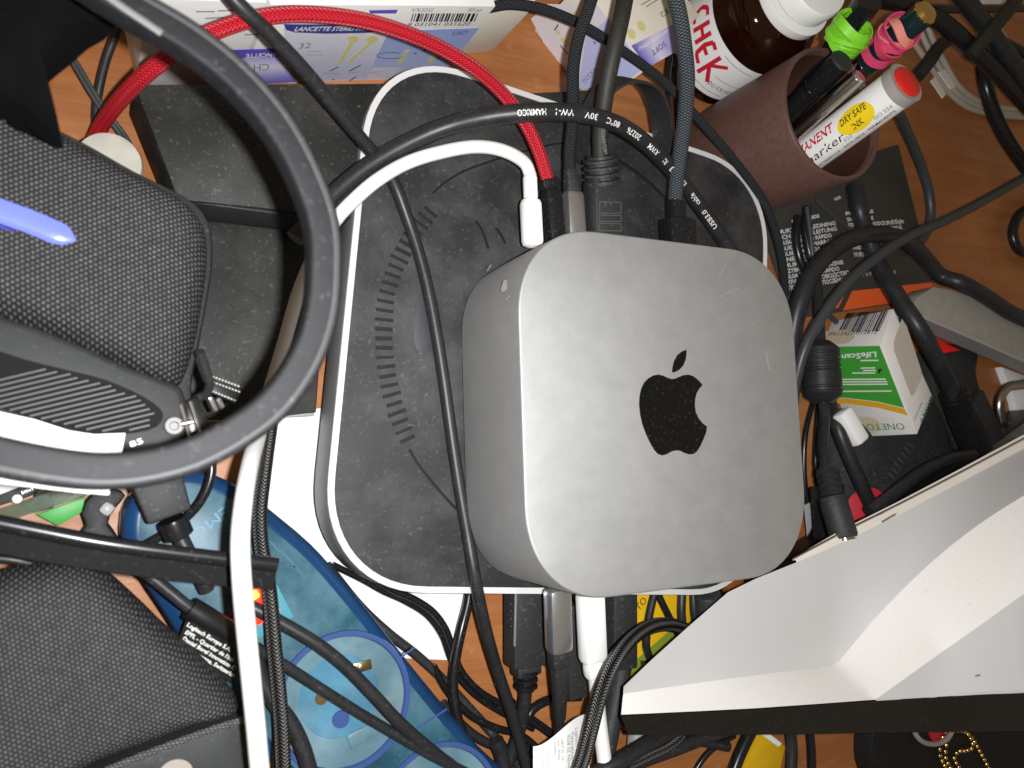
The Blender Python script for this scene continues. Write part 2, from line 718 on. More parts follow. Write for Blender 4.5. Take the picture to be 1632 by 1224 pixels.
SALM = M("salmon_rubber", '#e88f83', 0.5)
YEL = M("yellow_print", '#f2cf1c', 0.45)
PAPB = M("charcoal_paper", '#3a3834', 0.5, dust=0.12, var=0.06)
ORG_ = M("orange_print", '#e8602a', 0.45)
GRN = M("green_print", '#3f9a35', 0.45)
GRND = M("dark_green_ink", '#3c7f3a', 0.45)
YGRN = M("yellow_green_ink", '#a9bb4a', 0.45)
MUST = M("mustard_print", '#d9a625', 0.45)
TAPE = M("beige_tape", '#c9b9a0', 0.35)
GREYM = M("grey_arm", '#99958d', 0.5, var=0.08, dust=0.2)
GREYL = M("light_grey_edge", '#a5a4a2', 0.4)
SHELL = M("shaded_white_shell", '#c4c2c1', 0.34, spec=0.6, coat=0.2)  # darker copy of the shell for facets turned from the flash
SHELLD = M("speckled_lit_shell", '#e6e2dd', 0.34, coat=0.2, dust=0.22, dustc=(0.3, 0.27, 0.2))  # same shell, flash brightness put into its colour; the speckles are dirt
BEZ = M("black_bezel", '#191a1a', 0.4, dust=0.15)
BLUE = M("translucent_blue", '#2a5e70', 0.42, spec=0.35, trans=0.25, var=0.4, vs=0.35, patch=0.45, dust=0.3, dustc=(0.22, 0.33, 0.38))
BLUED = M("deep_blue_edge", '#1a4470', 0.25, trans=0.3, var=0.2, vs=0.5)
CYAN = M("pale_cyan_core", '#6fa6bf', 0.5, var=0.3, vs=0.6, emit=None)
VIOB = M("violet_blue_ring", '#46609a', 0.25, trans=0.3)
GREYS = M("grey_socket", '#5c7c88', 0.4, var=0.35, vs=0.45, patch=0.4, dustc=(0.35, 0.38, 0.36))
BRASS = M("brass_contact", (0.45, 0.33, 0.15), 0.3, metal=1.0)
NEON = M("lit_red_switch", '#d01818', 0.3, emit='#ff2a08', es=3.0)
NEONY = M("neon_glow", '#ffb030', 0.3, emit='#ff8a1a', es=14.0)
PAPW = M("white_paper", '#e9e7e6', 0.6, var=0.03, vs=0.5)
PCB = M("green_board", '#3a9c38', 0.45, var=0.1)
CLEAR = M("clear_acrylic", '#c8d8c0', 0.1, trans=0.9)
HEADB = M("headband_rubber", '#1c1c1e', 0.6, spec=0.3, dust=0.35, var=0.15, dustc=(0.1, 0.1, 0.1), bump=0.05)
FOAM = M("black_foam", '#070708', 0.95, spec=0.1, bump=0.6, bs=6, var=0.3)
GRIM = M("grey_cup_rim", '#2c2d2e', 0.55, spec=0.3, var=0.1, dust=0.2)
KNIT = knit("ear_mesh_fabric", '#252526', '#767573', 8.6, 0.5, 0.8, 0.15, 0.95, 0.0008)
WEAVE = knit("ear_woven_fabric", '#2c2c2d', '#6c6c6e', 9.0, 0.62, 0.8, 0.1, 0.95, 0.0006)
RIBM = M("ribbed_mesh", '#505052', 0.5)
LED = M("blue_led", '#20284a', 0.3, emit='#8490ff', es=1.35)
LEDD = M("blue_led_glow", '#15183a', 0.3, emit='#1c22c8', es=0.6)  # glow of the LED put in as dim blue emission
BLKT = M("black_tag", '#141414', 0.45)
DARKV = M("recess_black", '#0b0b0b', 0.7)
LABEL = M("white_label", '#ecebe9', 0.45)
YELB = M("yellow_tube_card", '#d8a916', 0.45, var=0.06)
OLIG = M("olive_green_print", '#76862c', 0.5)
FABB = M("black_pouch_fabric", '#29292a', 0.75, dust=0.5, bump=0.3, bs=14, var=0.2)
MATB = M("black_mat", '#101011', 0.7, dust=0.1)
REDS = M("red_sticker", '#c02a38', 0.5)

# ================================================================== the desk
desk = put("desk_surface", prism([(-120, -70), (140, -70), (140, 110), (-120, 110)], -2.5, 0.0), WOOD, kind="structure")
desk["label"] = "orange brown wooden desk top under everything"

# ================================================================== paper under the hub, flat black box
poly = pxpoly([(400, 660), (520, 650), (560, 700), (760, 930), (748, 960), (728, 1010), (712, 1052), (648, 1049), (612, 1045), (540, 1000), (470, 920), (405, 820)], 0.02)
put("paper_sheet", prism(poly, 0.0, 0.03), PAPW, label="white sheet of paper between the blue power strip and the square hub", cat="paper")

t = thing("black_case", "flat dusty black case left of the square hub, partly under the headset", "case", (-14, 8, 0))
b1 = [at(214, 134, 2.9), at(640, 132, 2.9), at(556, 346, 2.9), at(283, 318, 2.9)]
b1[2][0] = -10.4
bb = [A3(p[0], p[1], 0.45) for p in b1]
bb[0][0] -= 0.1
put("case_lid", hexa(b1, bb, 0.08), BLKD, t)
x0 = at(240, 300, 0.6)[0]
low = [A3(-18.5, 7.5, 0.75), A3(-10.7, 7.6, 0.75), A3(-11.25, 0.45, 0.75), A3(-13.2, 0.18, 0.75), A3(-18.0, 0.1, 0.75)]
put("case_base", prism([p[:2] for p in low], 0.03, 0.75, 0.12), BLKD, t)
put("case_edge", bar(at(286, 327, 1.8) + A3(0, -0.10, 0), A3(-10.62, 7.42, 1.8), 0.12, 1.9, 0.05), GRIM, t)
put("front_trim", bar(A3(-18.0, 0.04, 0.37), A3(-11.3, 0.38, 0.37), 0.12, 0.6, 0.05), GREYL, t)

# ================================================================== the square hub under the computer
DC, DS, DR = A3(-0.546, 3.1506, 0), 20.61, -0.111
t = thing("square_hub", "large square black topped hub with a silver rim under the small grey computer", "hub", DC)
put("hub_body", prism(rrect(DC[0], DC[1], DS, DS, 4.1, DR, 14, 0.9), 1.3, 3.16, 0.10, 2, True), ALU2, t)
rim_o, rim_i = rrect(DC[0], DC[1], DS - 0.06, DS - 0.06, 4.08, DR, 14, 0.9), rrect(DC[0], DC[1], DS - 0.52, DS - 0.52, 3.85, DR, 14, 0.9)
n = len(rim_o)
V = [(*p, 3.17) for p in rim_o] + [(*p, 3.215) for p in rim_o] + [(*p, 3.215) for p in rim_i] + [(*p, 3.15) for p in rim_i]
Fc = []
for k in range(3):
    for i in range(n):
        j = (i + 1) % n
        Fc.append([k * n + i, k * n + j, (k + 1) * n + j, (k + 1) * n + i])
put("silver_rim", (np.array(V), Fc), RIM, t)
put("top_panel", prism(rrect(DC[0], DC[1], DS - 0.52, DS - 0.52, 3.85, DR, 14, 0.9), 3.1, 3.195, 0.02), DOCKB, t)
put("foot", prism(rrect(DC[0], DC[1], DS - 2.5, DS - 2.5, 3.5, DR, 10), 0.035, 1.3), DARKV, t)
vc = A3(-0.3, 3.1, 3.2)
vslot = None
for i, a in enumerate(np.linspace(145, 205, 28)):
    rad = 8.62 + 0.42 * min(1, (a - 145) / 25)
    a_ = math.radians(a)
    c = vc + A3(math.cos(a_) * rad, math.sin(a_) * rad, -0.006)
    if vslot is None:
        vslot = mesh("vent_slot", bar(A3(-0.36, 0, 0), A3(0.36, 0, 0), 0.14, 0.018, 0.0), M('vent_black', '#121212', 0.7, dust=0.5, dustc=(0.05, 0.05, 0.05)))
    o = bpy.data.objects.new("vent_slot", vslot)
    COL.objects.link(o)
    o.parent = t
    o.location = tuple((c - DC) * U)
    o.rotation_euler = (0, 0, a_ + math.radians(random.uniform(-2, 2)))
    o.scale = (random.uniform(0.85, 1.05), random.uniform(0.8, 1.15), 1)


def groove(pts, w):
    S = spline([at(x, y, 3.196) for x, y in pts])
    return sweep(S, [(1, 0), (0, 0.25), (-1, 0), (0, -0.25)], w / 2, True, A3(0.3, 0.7, 0))


for pts, wd in (([(690, 308), (705, 294), (735, 275), (785, 256), (840, 240), (900, 228), (960, 234)], 0.09),
                ([(975, 250), (1010, 272), (1040, 296), (1066, 322)], 0.2),
                ([(652, 716), (665, 738), (690, 770), (722, 806), (745, 826)], 0.12)):
    put("round_groove", groove(pts, wd), DARKV, t)
pil = smooth_poly(pxpoly([(668, 470), (660, 510), (661, 545), (668, 560), (680, 562), (700, 545), (706, 500), (692, 468), (678, 458)], 3.2), 0.2)
put("embossed_oval", prism(pil, 3.19, 3.205, 0.008), M("worn_black", '#3a3a3e', 0.5), t)
for pts in ([(757, 352), (765, 362), (772, 378), (778, 396)], [(790, 364), (798, 374), (805, 388)]):
    put("scuff_mark", groove(pts, 0.12), DARKV, t)

put("flat_black_box", prism([(-3.4, 13.72), (0.45, 14.65), (1.6, 14.92), (1.6, 13.3), (-3.0, 13.72)], 0.02, 2.9, 0.05), BLKD, None, "low black box just behind the square hub, below the bare wood", "box")

# ================================================================== the small grey computer
MA = 6.35
t = thing("desktop_computer", "small square space grey computer with a black fruit mark on top of the hub", "computer", (0, 0, 3.2))
put("foot", lathe([(5.2, 0), (5.2, 0.36)], A3(0, 0, 3.2), n=48), DARKV, t)
put("body", prism(rrect(0, 0, 2 * MA, 2 * MA, 3.3, 0, 20, 0.9), 3.5, 8.2, 0.07, 3, True), ALU, t)
zz = lambda L: [(970 + x / 4.895, 520 + y / 4.895) for x, y in L]
apple = zz([(490, 412), (515, 409), (545, 397), (580, 382), (620, 377), (660, 388), (700, 420), (733, 458), (705, 490), (685, 525), (675, 570), (672, 620), (680, 670), (700, 715), (730, 755), (767, 783), (760, 830), (740, 880), (715, 935), (690, 975), (665, 995), (630, 1000), (595, 990), (560, 973), (530, 968), (495, 975), (455, 997), (420, 1008), (385, 998), (355, 965), (320, 905), (290, 840), (262, 765), (245, 690), (237, 610), (240, 550), (252, 490), (275, 440), (310, 405), (350, 383), (385, 376), (425, 385), (460, 402)])
leaf = zz([(607, 182), (607, 220), (600, 265), (580, 310), (550, 340), (520, 357), (494, 362), (497, 320), (510, 270), (535, 225), (570, 197)])
put("fruit_mark", prism(pxpoly(apple, 8.2), 8.15, 8.206), LOGO, t)
put("fruit_mark_leaf", prism(pxpoly(leaf, 8.2), 8.15, 8.206), LOGO, t)

wear = [[(1143, 477), (1152, 470), (1166, 464), (1178, 459)], [(1146, 440), (1152, 428), (1158, 418)], [(901, 417), (905, 424)], [(893, 488), (894, 496)], [(907, 528), (910, 540)], [(877, 486), (882, 489)], [(1198, 514), (1200, 518)], [(1005, 592), (1012, 610)], [(1128, 855), (1129, 860)], [(1186, 807), (1190, 812)], [(1221, 560), (1226, 590)], [(1100, 416), (1104, 418)], [(925, 800), (926, 803)], [(1172, 660), (1174, 664)]]
put("scratch", thick_print(wear, lvl(8.2), 1.1, 0.012), M("bright_scratch", '#8e8c87', 0.6), t, kind="stuff")
PSL = (A3(-MA, 0, 0), A3(-1, 0, 0))
put("scratch", join(poly_print([(803, 447), (807, 446), (808, 460), (802, 466), (798, 462)], PSL, 0.012), thick_print([[(777, 432), (783, 422)], [(810, 472), (812, 473)], [(806, 477), (808, 476)]], PSL, 1.6)), M("pale_chip", '#a8a6a0', 0.6), t, kind="stuff")


# ================================================================== cables
def path(pts):
    P = [at(*p) for p in pts]
    out = lambda p: p[0] < -5 or p[0] > 1637 or p[1] < -5 or p[1] > 1229
    if len(P) > 2 and out(pts[0]):                     # cables go on beyond the frame
        P.insert(0, P[0] + unit((P[0] - P[1]) * A3(1, 1, 0.1)) * 7)
    if len(P) > 2 and out(pts[-1]):
        P.append(P[-1] + unit((P[-1] - P[-2]) * A3(1, 1, 0.1)) * 7)
    return P


def cable(name, label, pts, wpx, mat, group="cables tangled over the desk", parent=None, k=12, part="cord"):
    P = path(pts)
    mid = at(*pts[len(pts) // 2])
    r = wpx / 2 / scale_at(mid)
    if parent is not None:
        return put(part, tube(P, r, k), mat, parent), r, P
    o = put(name, tube(P, r, k), mat, None, label, "cable", group)
    return o, r, P


def cable_thing(label, pts, wpx, mat, name="cable", group="cables tangled over the desk"):
    P = path(pts)
    c = min(P, key=lambda p: p[2])
    t = thing(name, label, "cable", (c[0], c[1], c[2]), group)
    _, r, P = cable(None, None, pts, wpx, mat, parent=t)
    return t, r, P


def ridged(A, B, r, k=4, amp=0.16, taper=0.0):
    """ribbed strain relief"""
    S = np.array([A + (B - A) * t for t in np.linspace(0, 1, k * 8 + 1)])
    rad = [r * (1 - taper * t) * (1 + amp * (1 if (t * k) % 1 < 0.6 else -0.6)) for t in np.linspace(0, 0.999, k * 8 + 1)]
    return sweep(S, circle(16), rad)


def px_bar(a, b, wpx, ht, bev=0.08, taper=1.0):
    A, B = at(*a), at(*b)
    return bar(A, B, wpx / scale_at((A + B) / 2), ht, bev, taper=taper)


# --- plugged into the back of the computer
t, r, P = cable_thing("white cable curving from its white plug at the computer's back to the left", [(846, 282, 5.3), (838, 262, 5.4), (818, 247, 5.5), (790, 237, 5.5), (755, 234, 5.5), (705, 242, 5.3), (650, 259, 5.0), (600, 288, 4.9), (565, 318, 4.6), (535, 350, 4.2), (500, 410, 3.4), (475, 470, 2.6), (452, 550, 2.2), (430, 625, 3.2), (412, 690, 5.6), (398, 742, 7.6), (388, 800, 8.8), (383, 860, 9.5), (385, 920, 9.8), (392, 1000, 9.8), (400, 1080, 9.6), (408, 1160, 9.4), (416, 1245, 9.2)], 22, WHT, "white_cable", "white cables")
put("sleeve", px_bar((846, 322, 5.3), (844, 276, 5.35), 22, 0.5, 0.2), WHTP, t)
put("plug", px_bar((849, 395, 5.25), (845, 316, 5.3), 33, 0.7, 0.25), WHTP, t)

t, r, P = cable_thing("red braided cable arching over the lancet boxes into a black plug", [(150, 222, 1.2), (168, 190, 2.6), (200, 150, 4.6), (240, 112, 6.0), (290, 76, 6.9), (345, 49, 7.2), (400, 31, 7.4), (455, 23, 7.5), (515, 24, 7.5), (580, 33, 7.4), (645, 52, 7.2), (705, 78, 6.9), (760, 112, 6.6), (805, 153, 6.2), (838, 198, 5.9), (860, 245, 5.7), (874, 290, 5.5)], 26, REDB, "red_cable", None)
put("plug_collar", px_bar((877, 303, 5.4), (873, 283, 5.5), 32, 0.75, 0.2), BLKG, t)
put("plug", px_bar((886, 392, 5.3), (878, 300, 5.4), 31, 0.7, 0.22), BLKG, t)

t, r, P = cable_thing("dark braided cable ending in a silver plug behind the computer", [(949, -20, 7.2), (936, 20, 7.3), (922, 60, 7.2), (914, 105, 6.8), (913, 150, 6.4), (912, 200, 6.0), (908, 240, 5.7), (908, 270, 5.5)], 20, DGB, "braided_cable")
put("boot", px_bar((912, 312, 5.35), (908, 262, 5.5), 27, 0.55, 0.15, taper=0.75), BLKM, t)
put("silver_plug", px_bar((916, 390, 5.3), (911, 306, 5.35), 34, 0.75, 0.2), SILV, t)

t, r, P = cable_thing("thick black display cable with a ribbed plug behind the computer", [(1000, -20, 8.2), (990, 30, 8.3), (980, 75, 8.1), (970, 120, 7.7), (963, 165, 7.2), (957, 210, 6.6), (957, 256, 6.1)], 27, OLIVE, "display_cable")
put("strain_relief", ridged(at(960, 292, 5.7), at(957, 248, 6.1), 0.62, 4), BLKM, t)
pl_ = put("plug", px_bar((964, 396, 5.35), (961, 286, 5.7), 56, 0.95, 0.15), BLKM, t)
pq = (at(962, 330, 6.06), unit(np.cross(at(964, 390, 5.84) - at(961, 290, 6.18), at(990, 340, 6.0) - at(940, 340, 6.0))))
if pq[1][2] < 0:
    pq = (pq[0], -pq[1])
for (xa, ya, xb, yb) in ((955, 322, 989, 340), (955, 343, 989, 353), (955, 356, 989, 368)):
    put("embossed_frame", thick_print([[(xa, ya), (xb, ya + 1), (xb, yb), (xa, yb), (xa, ya)]], pq, 1.2, 0.03), M("embossed_grey", '#54524e', 0.5) if "embossed_grey" not in bpy.data.materials else bpy.data.materials["embossed_grey"], t)
ST = spline(path([(964, 255, 6.25), (958, 210, 6.7), (963, 165, 7.3)]))
put("lettering", text_tube("HIGHSPEED", ST, r, 0.3, 0.14, flip=1, shift=-0.15), INKG, t)

t, r, P = cable_thing("thick grey braided cable going down into a black plug right of the ribbed one", [(1071, -20, 8.6), (1082, 20, 8.6), (1090, 70, 8.3), (1095, 120, 7.8), (1093, 170, 7.1), (1086, 230, 6.3), (1079, 280, 5.8), (1076, 318, 5.5)], 25, GRYB, "braided_cable")
put("plug_neck", px_bar((1079, 356, 5.3), (1077, 312, 5.5), 29, 0.65, 0.25), BLKG, t)
put("plug", px_bar((1083, 410, 5.2), (1080, 348, 5.35), 52, 0.85, 0.12), BLKG, t)

HC = [(470, 380, 4.0), (520, 322, 4.1), (575, 274, 4.4), (640, 234, 4.9), (710, 203, 5.6), (780, 186, 6.5), (850, 179, 7.2), (920, 181, 7.3), (985, 199, 6.9), (1035, 233, 6.3), (1080, 281, 5.4), (1120, 335, 4.5), (1150, 378, 4.0), (1175, 420, 3.7)]
t, r, P = cable_thing("black cable with white printed lettering arching over the red cable", HC, 29, BLK, "printed_cable")
S = spline(P)[::-1]
Lc = np.concatenate([[0], np.cumsum(np.linalg.norm(np.diff(S, axis=0), axis=1))])


def s_at(x, y):
    best = min(range(len(S)), key=lambda i: (CX + F_PX * (RC @ (S[i] - CAM))[0] / -(RC @ (S[i] - CAM))[2] - x) ** 2 + (CY - F_PX * (RC @ (S[i] - CAM))[1] / -(RC @ (S[i] - CAM))[2] - y) ** 2)
    return Lc[best]


for s_, a, b in (("USB3.0", (1134, 358), (1116, 330)), ("cable", (1108, 318), (1096, 302)), ("E360643", (1087, 288), (1064, 262)), ("RI", (1057, 254), (1052, 249)), ("AWM", (1043, 240), (1026, 226)), ("20276", (1014, 215), (993, 203)), ("80°C", (980, 196), (957, 188)), ("30V", (942, 183), (924, 180)), ("VW-1", (908, 178), (880, 178)), ("HAMRICO", (864, 179), (822, 183))):
    sa, sb = s_at(*a), s_at(*b)
    put("lettering", text_tube(s_, S, r, sa, 0.22, bold=0.012, flip=1, shift=-0.11, width=max(0.2, sb - sa)), WINK, t)

# --- lying across the hub
cable("black_cable", "glossy black cable running diagonally across the hub beside the computer", [(345, -30, 8.2), (385, 12, 8.0), (430, 54, 7.5), (485, 112, 6.7), (540, 178, 5.7), (590, 238, 4.6), (612, 262, 4.1), (630, 296, 3.75), (650, 350, 3.5), (668, 405, 3.45), (684, 470, 3.45), (697, 540, 3.45), (708, 610, 3.45), (719, 690, 3.45), (731, 770, 3.45), (744, 845, 3.5), (757, 920, 3.6), (770, 985, 3.2), (790, 1060, 2.4), (815, 1135, 1.8), (845, 1240, 1.4)], 20, BLK)
cable("black_cable", "thin dark cable crossing the top from the lancet box to the cup", [(780, 12, 4.6), (810, 7, 5.0), (850, 11, 5.2), (900, 27, 5.2), (945, 50, 5.0), (985, 76, 4.8), (1025, 104, 4.7), (1060, 132, 4.6), (1100, 175, 4.2), (1140, 220, 3.9), (1180, 268, 3.7), (1215, 318, 3.3), (1236, 370, 2.6), (1247, 420, 1.8), (1252, 470, 1.2)], 15, DGB)

# --- the loop of flat strap behind the computer
S = spline(path([(925, 262, 3.6), (932, 205, 4.3), (950, 160, 5.0), (975, 134, 5.4), (1005, 127, 5.4), (1035, 140, 5.1), (1050, 170, 4.6), (1056, 205, 4.0), (1058, 240, 3.5)]), 0.1)
put("strap_loop", sweep(S, [(0.06, -0.62), (0.06, 0.62), (-0.06, 0.62), (-0.06, -0.62)], 1.0, True), BLKM, None, "matte black flat strap standing in a loop behind the computer", "strap")
for i, (lb, pts, wd) in enumerate((("thin glossy black wire beside the strap loop, left of its twin", [(1068, 90, 2.5), (1064, 130, 2.6), (1066, 180, 2.6), (1072, 230, 2.4), (1080, 260, 2.2)], 9),
                                   ("thin glossy black wire beside the strap loop, right of its twin", [(1080, 88, 2.8), (1077, 120, 2.9), (1078, 170, 2.9), (1082, 220, 2.6), (1090, 255, 2.4)], 9))):
    cable("black_wire", lb, pts, wd, BLKG)

# ================================================================== lancet boxes at the top
a0, a1 = A3(-9.5, 14.4, 0), A3(-5.7, 15.32, 0)
dirA = unit(a1 - a0)
nA = np.cross(dirA, Z)
if nA @ (CAM - a0) < 0:
    nA = -nA
L0 = a0 - dirA * 4.55
t = thing("lancet_box", "white and lavender lancet box with a barcode marked VX32G", "box", (a0 + a1) / 2)
top = [L0 + 6 * Z, a1 + 6 * Z, a1 - nA * 5 + 6 * Z, L0 - nA * 5 + 6 * Z]
put("carton", hexa(top, [p * A3(1, 1, 0) + A3(0, 0, 0.01) for p in top], 0.04), CARD, t)
PA = (a0, nA)
grad1 = ramp_uv("print_lavender_fade", [(0.0, '#b7bad6'), (1.0, '#d9d7dc')])
grad2 = ramp_uv("print_blue_fade", [(0.0, '#c3c6da'), (0.55, '#a9b4d8'), (1.0, '#8f9dd0')])
put("printed_panel", poly_print([(460, 139), (577, 139), (620, 48), (452, 42)], PA, 0.010), grad1, t)
put("printed_panel", poly_print([(577, 139), (690, 139), (764, 44), (620, 49)], PA, 0.010), grad2, t)
put("printed_panel", poly_print([(578, 139), (610, 139), (640, 108), (593, 108)], PA, 0.013), LAVC, t)
put("printed_banner", poly_print([(452, 38), (456, 47), (470, 51), (520, 53), (580, 52), (618, 49), (622, 40)], PA, 0.018), VIOL2, t)
put("lettering", text_on("LANCETTE STERILI MONOUSO", (468, 48.5), (622, 46.5), 7, PA, bold=0.02, shear=0.2, off=0.03), WINK, t)
put("printed_band", poly_print([(588, 16), (634, 15), (631, 21), (590, 21)], PA, 0.014), VIOL, t)
put("lettering", text_on("32", (475, 77), (494, 76), 9, PA), INKG, t)
put("printed_lines", thick_print([[(490, 82), (512, 81)], [(490, 87), (516, 87)], [(515, 117), (541, 117)], [(553, 116), (573, 114)], [(590, 115), (603, 114)]], PA, 1.3), INKG, t)
for x, y, x2, y2 in ((563, 62, 541, 100), (593, 62, 555, 99)):
    put("printed_lancet", poly_print(ellipse_px(x, y, 9, 6.5), PA, 0.016), YELP, t)
    put("printed_lancet", thick_print([[(x - 2, y + 5), (x2, y2)]], PA, 8, 0.017), YELP, t)
put("printed_diagrams", thick_print([[(525, 113), (539, 106)], [(556, 113), (575, 103)], [(546, 135), (567, 122)], [(529, 127), (533, 126)], [(480, 134), (486, 132)], [(675, 82), (681, 73)], [(706, 83), (698, 94)], [(660, 84), (664, 85)]], PA, 2.4, 0.02), INKN, t)
put("printed_loop", thick_print([[(623 + 22 * math.cos(q), 88 + 5 * math.sin(q)) for q in np.linspace(0.3, 5.4, 16)]], PA, 1.3, 0.02), INKN, t)
put("printed_lancet", thick_print([[(649, 80), (636, 101)], [(695, 80), (684, 100)]], PA, 8, 0.017), YELP, t)
put("lettering", text_on("VX32G", (654, 18), (688, 18), 6, PA), INKG, t)
put("lettering", text_on("50 pz", (744, 18), (766, 18), 6, PA), INKG, t)
put("lettering", text_on("USO", (720, 56), (743, 54), 6, PA, shear=0.2), INKN, t)
put("lettering", text_on("LANCETTE", (628, 55), (655, 54), 5, PA, shear=0.2), INKN, t)


def barcode(p00, p10, p11, p01, pl, seed=3, nbar=34):
    rg = random.Random(seed)
    xs, x = [], 0.0
    while x < 1:
        wd = rg.choice((1, 1, 2, 3)) / 75
        xs.append((x, min(1, x + wd)))
        x += wd + rg.choice((1, 1, 2, 2)) / 75
    out = []
    L = lambda a, b, t: (a[0] + (b[0] - a[0]) * t, a[1] + (b[1] - a[1]) * t)
    for a, b in xs:
        out.append(poly_print([L(p00, p10, a), L(p00, p10, b), L(p01, p11, b), L(p01, p11, a)], pl, 0.018))
    return join(*out)


put("barcode", barcode((654, 34), (756, 34), (762, 21), (658, 21), PA, 4), INKB, t)
put("lettering", text_on("8 031041 031620", (648, 41), (747, 40), 5.5, PA), INKB, t)

# the second, upside-down box to its left
b0, b1_ = A3(*(at(208, 139, 1.2)[:2]), 0), A3(*(at(470, 139, 1.2)[:2]), 0)
b0, b1_ = L0 - dirA * 3.75 - nA * 0.1, L0 - dirA * 0.12 + nA * 0.0
dB = unit(b1_ - b0)
nB = np.cross(dB, Z)
if nB @ (CAM - b0) < 0:
    nB = -nB
t = thing("lancet_box", "lancet box standing upside down behind the headset band", "box", (b0 + b1_) / 2)
top = [b0 + 6.1 * Z, b1_ + 6.1 * Z, b1_ - nB * 4.6 + 6.1 * Z, b0 - nB * 4.6 + 6.1 * Z]
put("carton", hexa(top, [p * A3(1, 1, 0) + A3(0, 0, 0.01) for p in top], 0.04), CARD, t)
PB = (b0, nB)
put("printed_band", poly_print([(330, 80), (452, 77), (471, 130), (330, 139)], PB, 0.012), ramp_uv("print_violet_fade", [(0.0, '#5b52b4'), (0.2, '#5b52b4'), (0.23, '#b3acdc'), (0.5, '#e2dce8'), (0.8, '#9a93d8'), (1.0, '#6a62c4')]), t)
put("lettering", text_on("LANCETTE", (447, 83), (392, 85), 6, PB, up=(0, 1), bold=0.02, off=0.03), WINK, t)
put("lettering", text_on("CH", (429, 100), (404, 102), 11, PB, up=(0, 1), off=0.03), INKG, t)
put("printed_lines", thick_print([[(312, 18), (342, 18)], [(347, 17), (372, 16)], [(327, 29), (357, 27)], [(362, 26), (382, 25)], [(390, 55), (420, 54)]], PB, 3.2), INKG, t)

# the third box, lying on its side, behind the cables
c0, c1, c2 = at(955, 8, 4.2), at(1032, 110, 4.2), at(1100, 62, 4.2)
c0 = c1 + (c0 - c1) * 1.35
e1 = unit(c1 - c0)
e2 = unit(np.cross(Z, e1))
if e2 @ (c2 - c1) < 0:
    e2 = -e2
topc = [c0, c1, c1 + e2 * 4.6, c0 + e2 * 4.6]
t = thing("lancet_box", "lancet box lying on its side behind the cables, with a violet band marked SOFT", "box", (c0 + c1) / 2 * A3(1, 1, 0))
put("carton", hexa(topc, [p * A3(1, 1, 0) + A3(0, 0, 0.01) for p in topc], 0.04), CREAM, t)
PC = (c0, Z)
nL = np.cross(e1, Z)
nL = nL if nL @ (CAM - c0) > 0 else -nL
PCS = (c0, nL)
put("printed_panel", poly_print([(905, 139), (846, 30), (873, 6), (953, 8), (1028, 106), (985, 139)], PCS, 0.012), ramp_uv("print_side", [(0, '#d9d2d6'), (1, '#c9c9e4')]), t)
put("printed_panel", poly_print([(968, 30), (1026, 108), (985, 141), (922, 141), (934, 60)], PCS, 0.016), M("print_pale_blue", '#b9bce0', 0.5), t)
put("printed_band", poly_print([(1006, 73), (1032, 108), (1085, 78), (1083, 34)], PC, 0.012), ramp_uv("print_soft_band", [(0.0, '#5a50b0'), (0.45, '#cfc6de'), (1.0, '#6a60b8')], axis=1), t)
put("lettering", text_on("SOFT", (1058, 66), (1036, 82), 9, PC, up=(0.5, 0.86), off=0.03), INKN, t)
put("lettering", text_on("LANCETTE STERILI", (1064, 46), (1017, 77), 5, PC, up=(0.5, 0.86), off=0.03), WINK, t)
put("lettering", text_on("32", (1064, 12), (1050, 22), 9, PC, up=(0.5, 0.86), off=0.03), INKG, t)
for x, y in ((1022, 42), (1006, 54)):
    put("printed_lancet", poly_print(ellipse_px(x, y, 6, 9, rot=-0.5), PC, 0.016), YELP, t)
put("printed_lancet", thick_print([[(895, 60), (905, 72)], [(888, 48), (892, 54)], [(915, 18), (921, 30)]], PCS, 8, 0.02), YELP, t)
put("printed_diagrams", thick_print([[(893, 72), (905, 86)], [(884, 48), (890, 39)], [(946, 66), (950, 70)]], PCS, 2, 0.022), INKN, t)
put("printed_lines", thick_print([[(1022, 8), (1046, -6)], [(1030, 11), (1052, -3)]], PC, 1.5), INKG, t)
put("lettering", text_on("VX33G", (948, 106), (928, 128), 9, PCS, up=(0.6, 0.5), off=0.03), INKG, t)
end_n = e1
put("barcode", thick_print([[(1000 + i * 4, 98 + i * 2.3), (992 + i * 4, 112 + i * 2)] for i in range(0)] + [[(996, 100), (1008, 116)]], PCS, 1.5), INKG, t)

tq_ = [at(772, -40, 4.0), at(866, -40, 4.0), at(850, 12, 4.0), at(786, 12, 4.0)]
put("cream_carton", hexa(tq_, [p * A3(1, 1, 0) + A3(0, 0, 0.02) for p in tq_], 0.04), CREAM, None, "plain cream carton at the top edge between the two upright lancet boxes", "carton")

# ================================================================== amber jar, cup and pens
JC = A3(9.9, 19.7, 0)
t = thing("amber_jar", "round amber glass jar with a white cap and a hand-lettered label", "jar", JC)
put("glass", lathe([(2.5, 0), (2.78, 0.25), (2.8, 4.7), (2.65, 5.3), (2.2, 5.9), (1.75, 6.2), (1.7, 6.5)], JC, n=48), AMBER, t)
put("contents", lathe([(2.4, 0.25), (2.6, 0.4), (2.6, 3.4), (2.3, 3.6)], JC, n=32), M("dark_syrup", '#200a04', 0.3), t)
cap = put("cap", lathe([(1.8, 6.72), (1.86, 6.78), (1.86, 7.6), (1.78, 7.72), (0.02, 7.74)], JC, n=48), WHTP, t)
put("tamper_ring", lathe([(1.75, 6.0), (2.12, 6.05), (2.14, 6.12), (2.12, 6.5), (1.8, 6.52)], JC, n=48), WHTP, t)


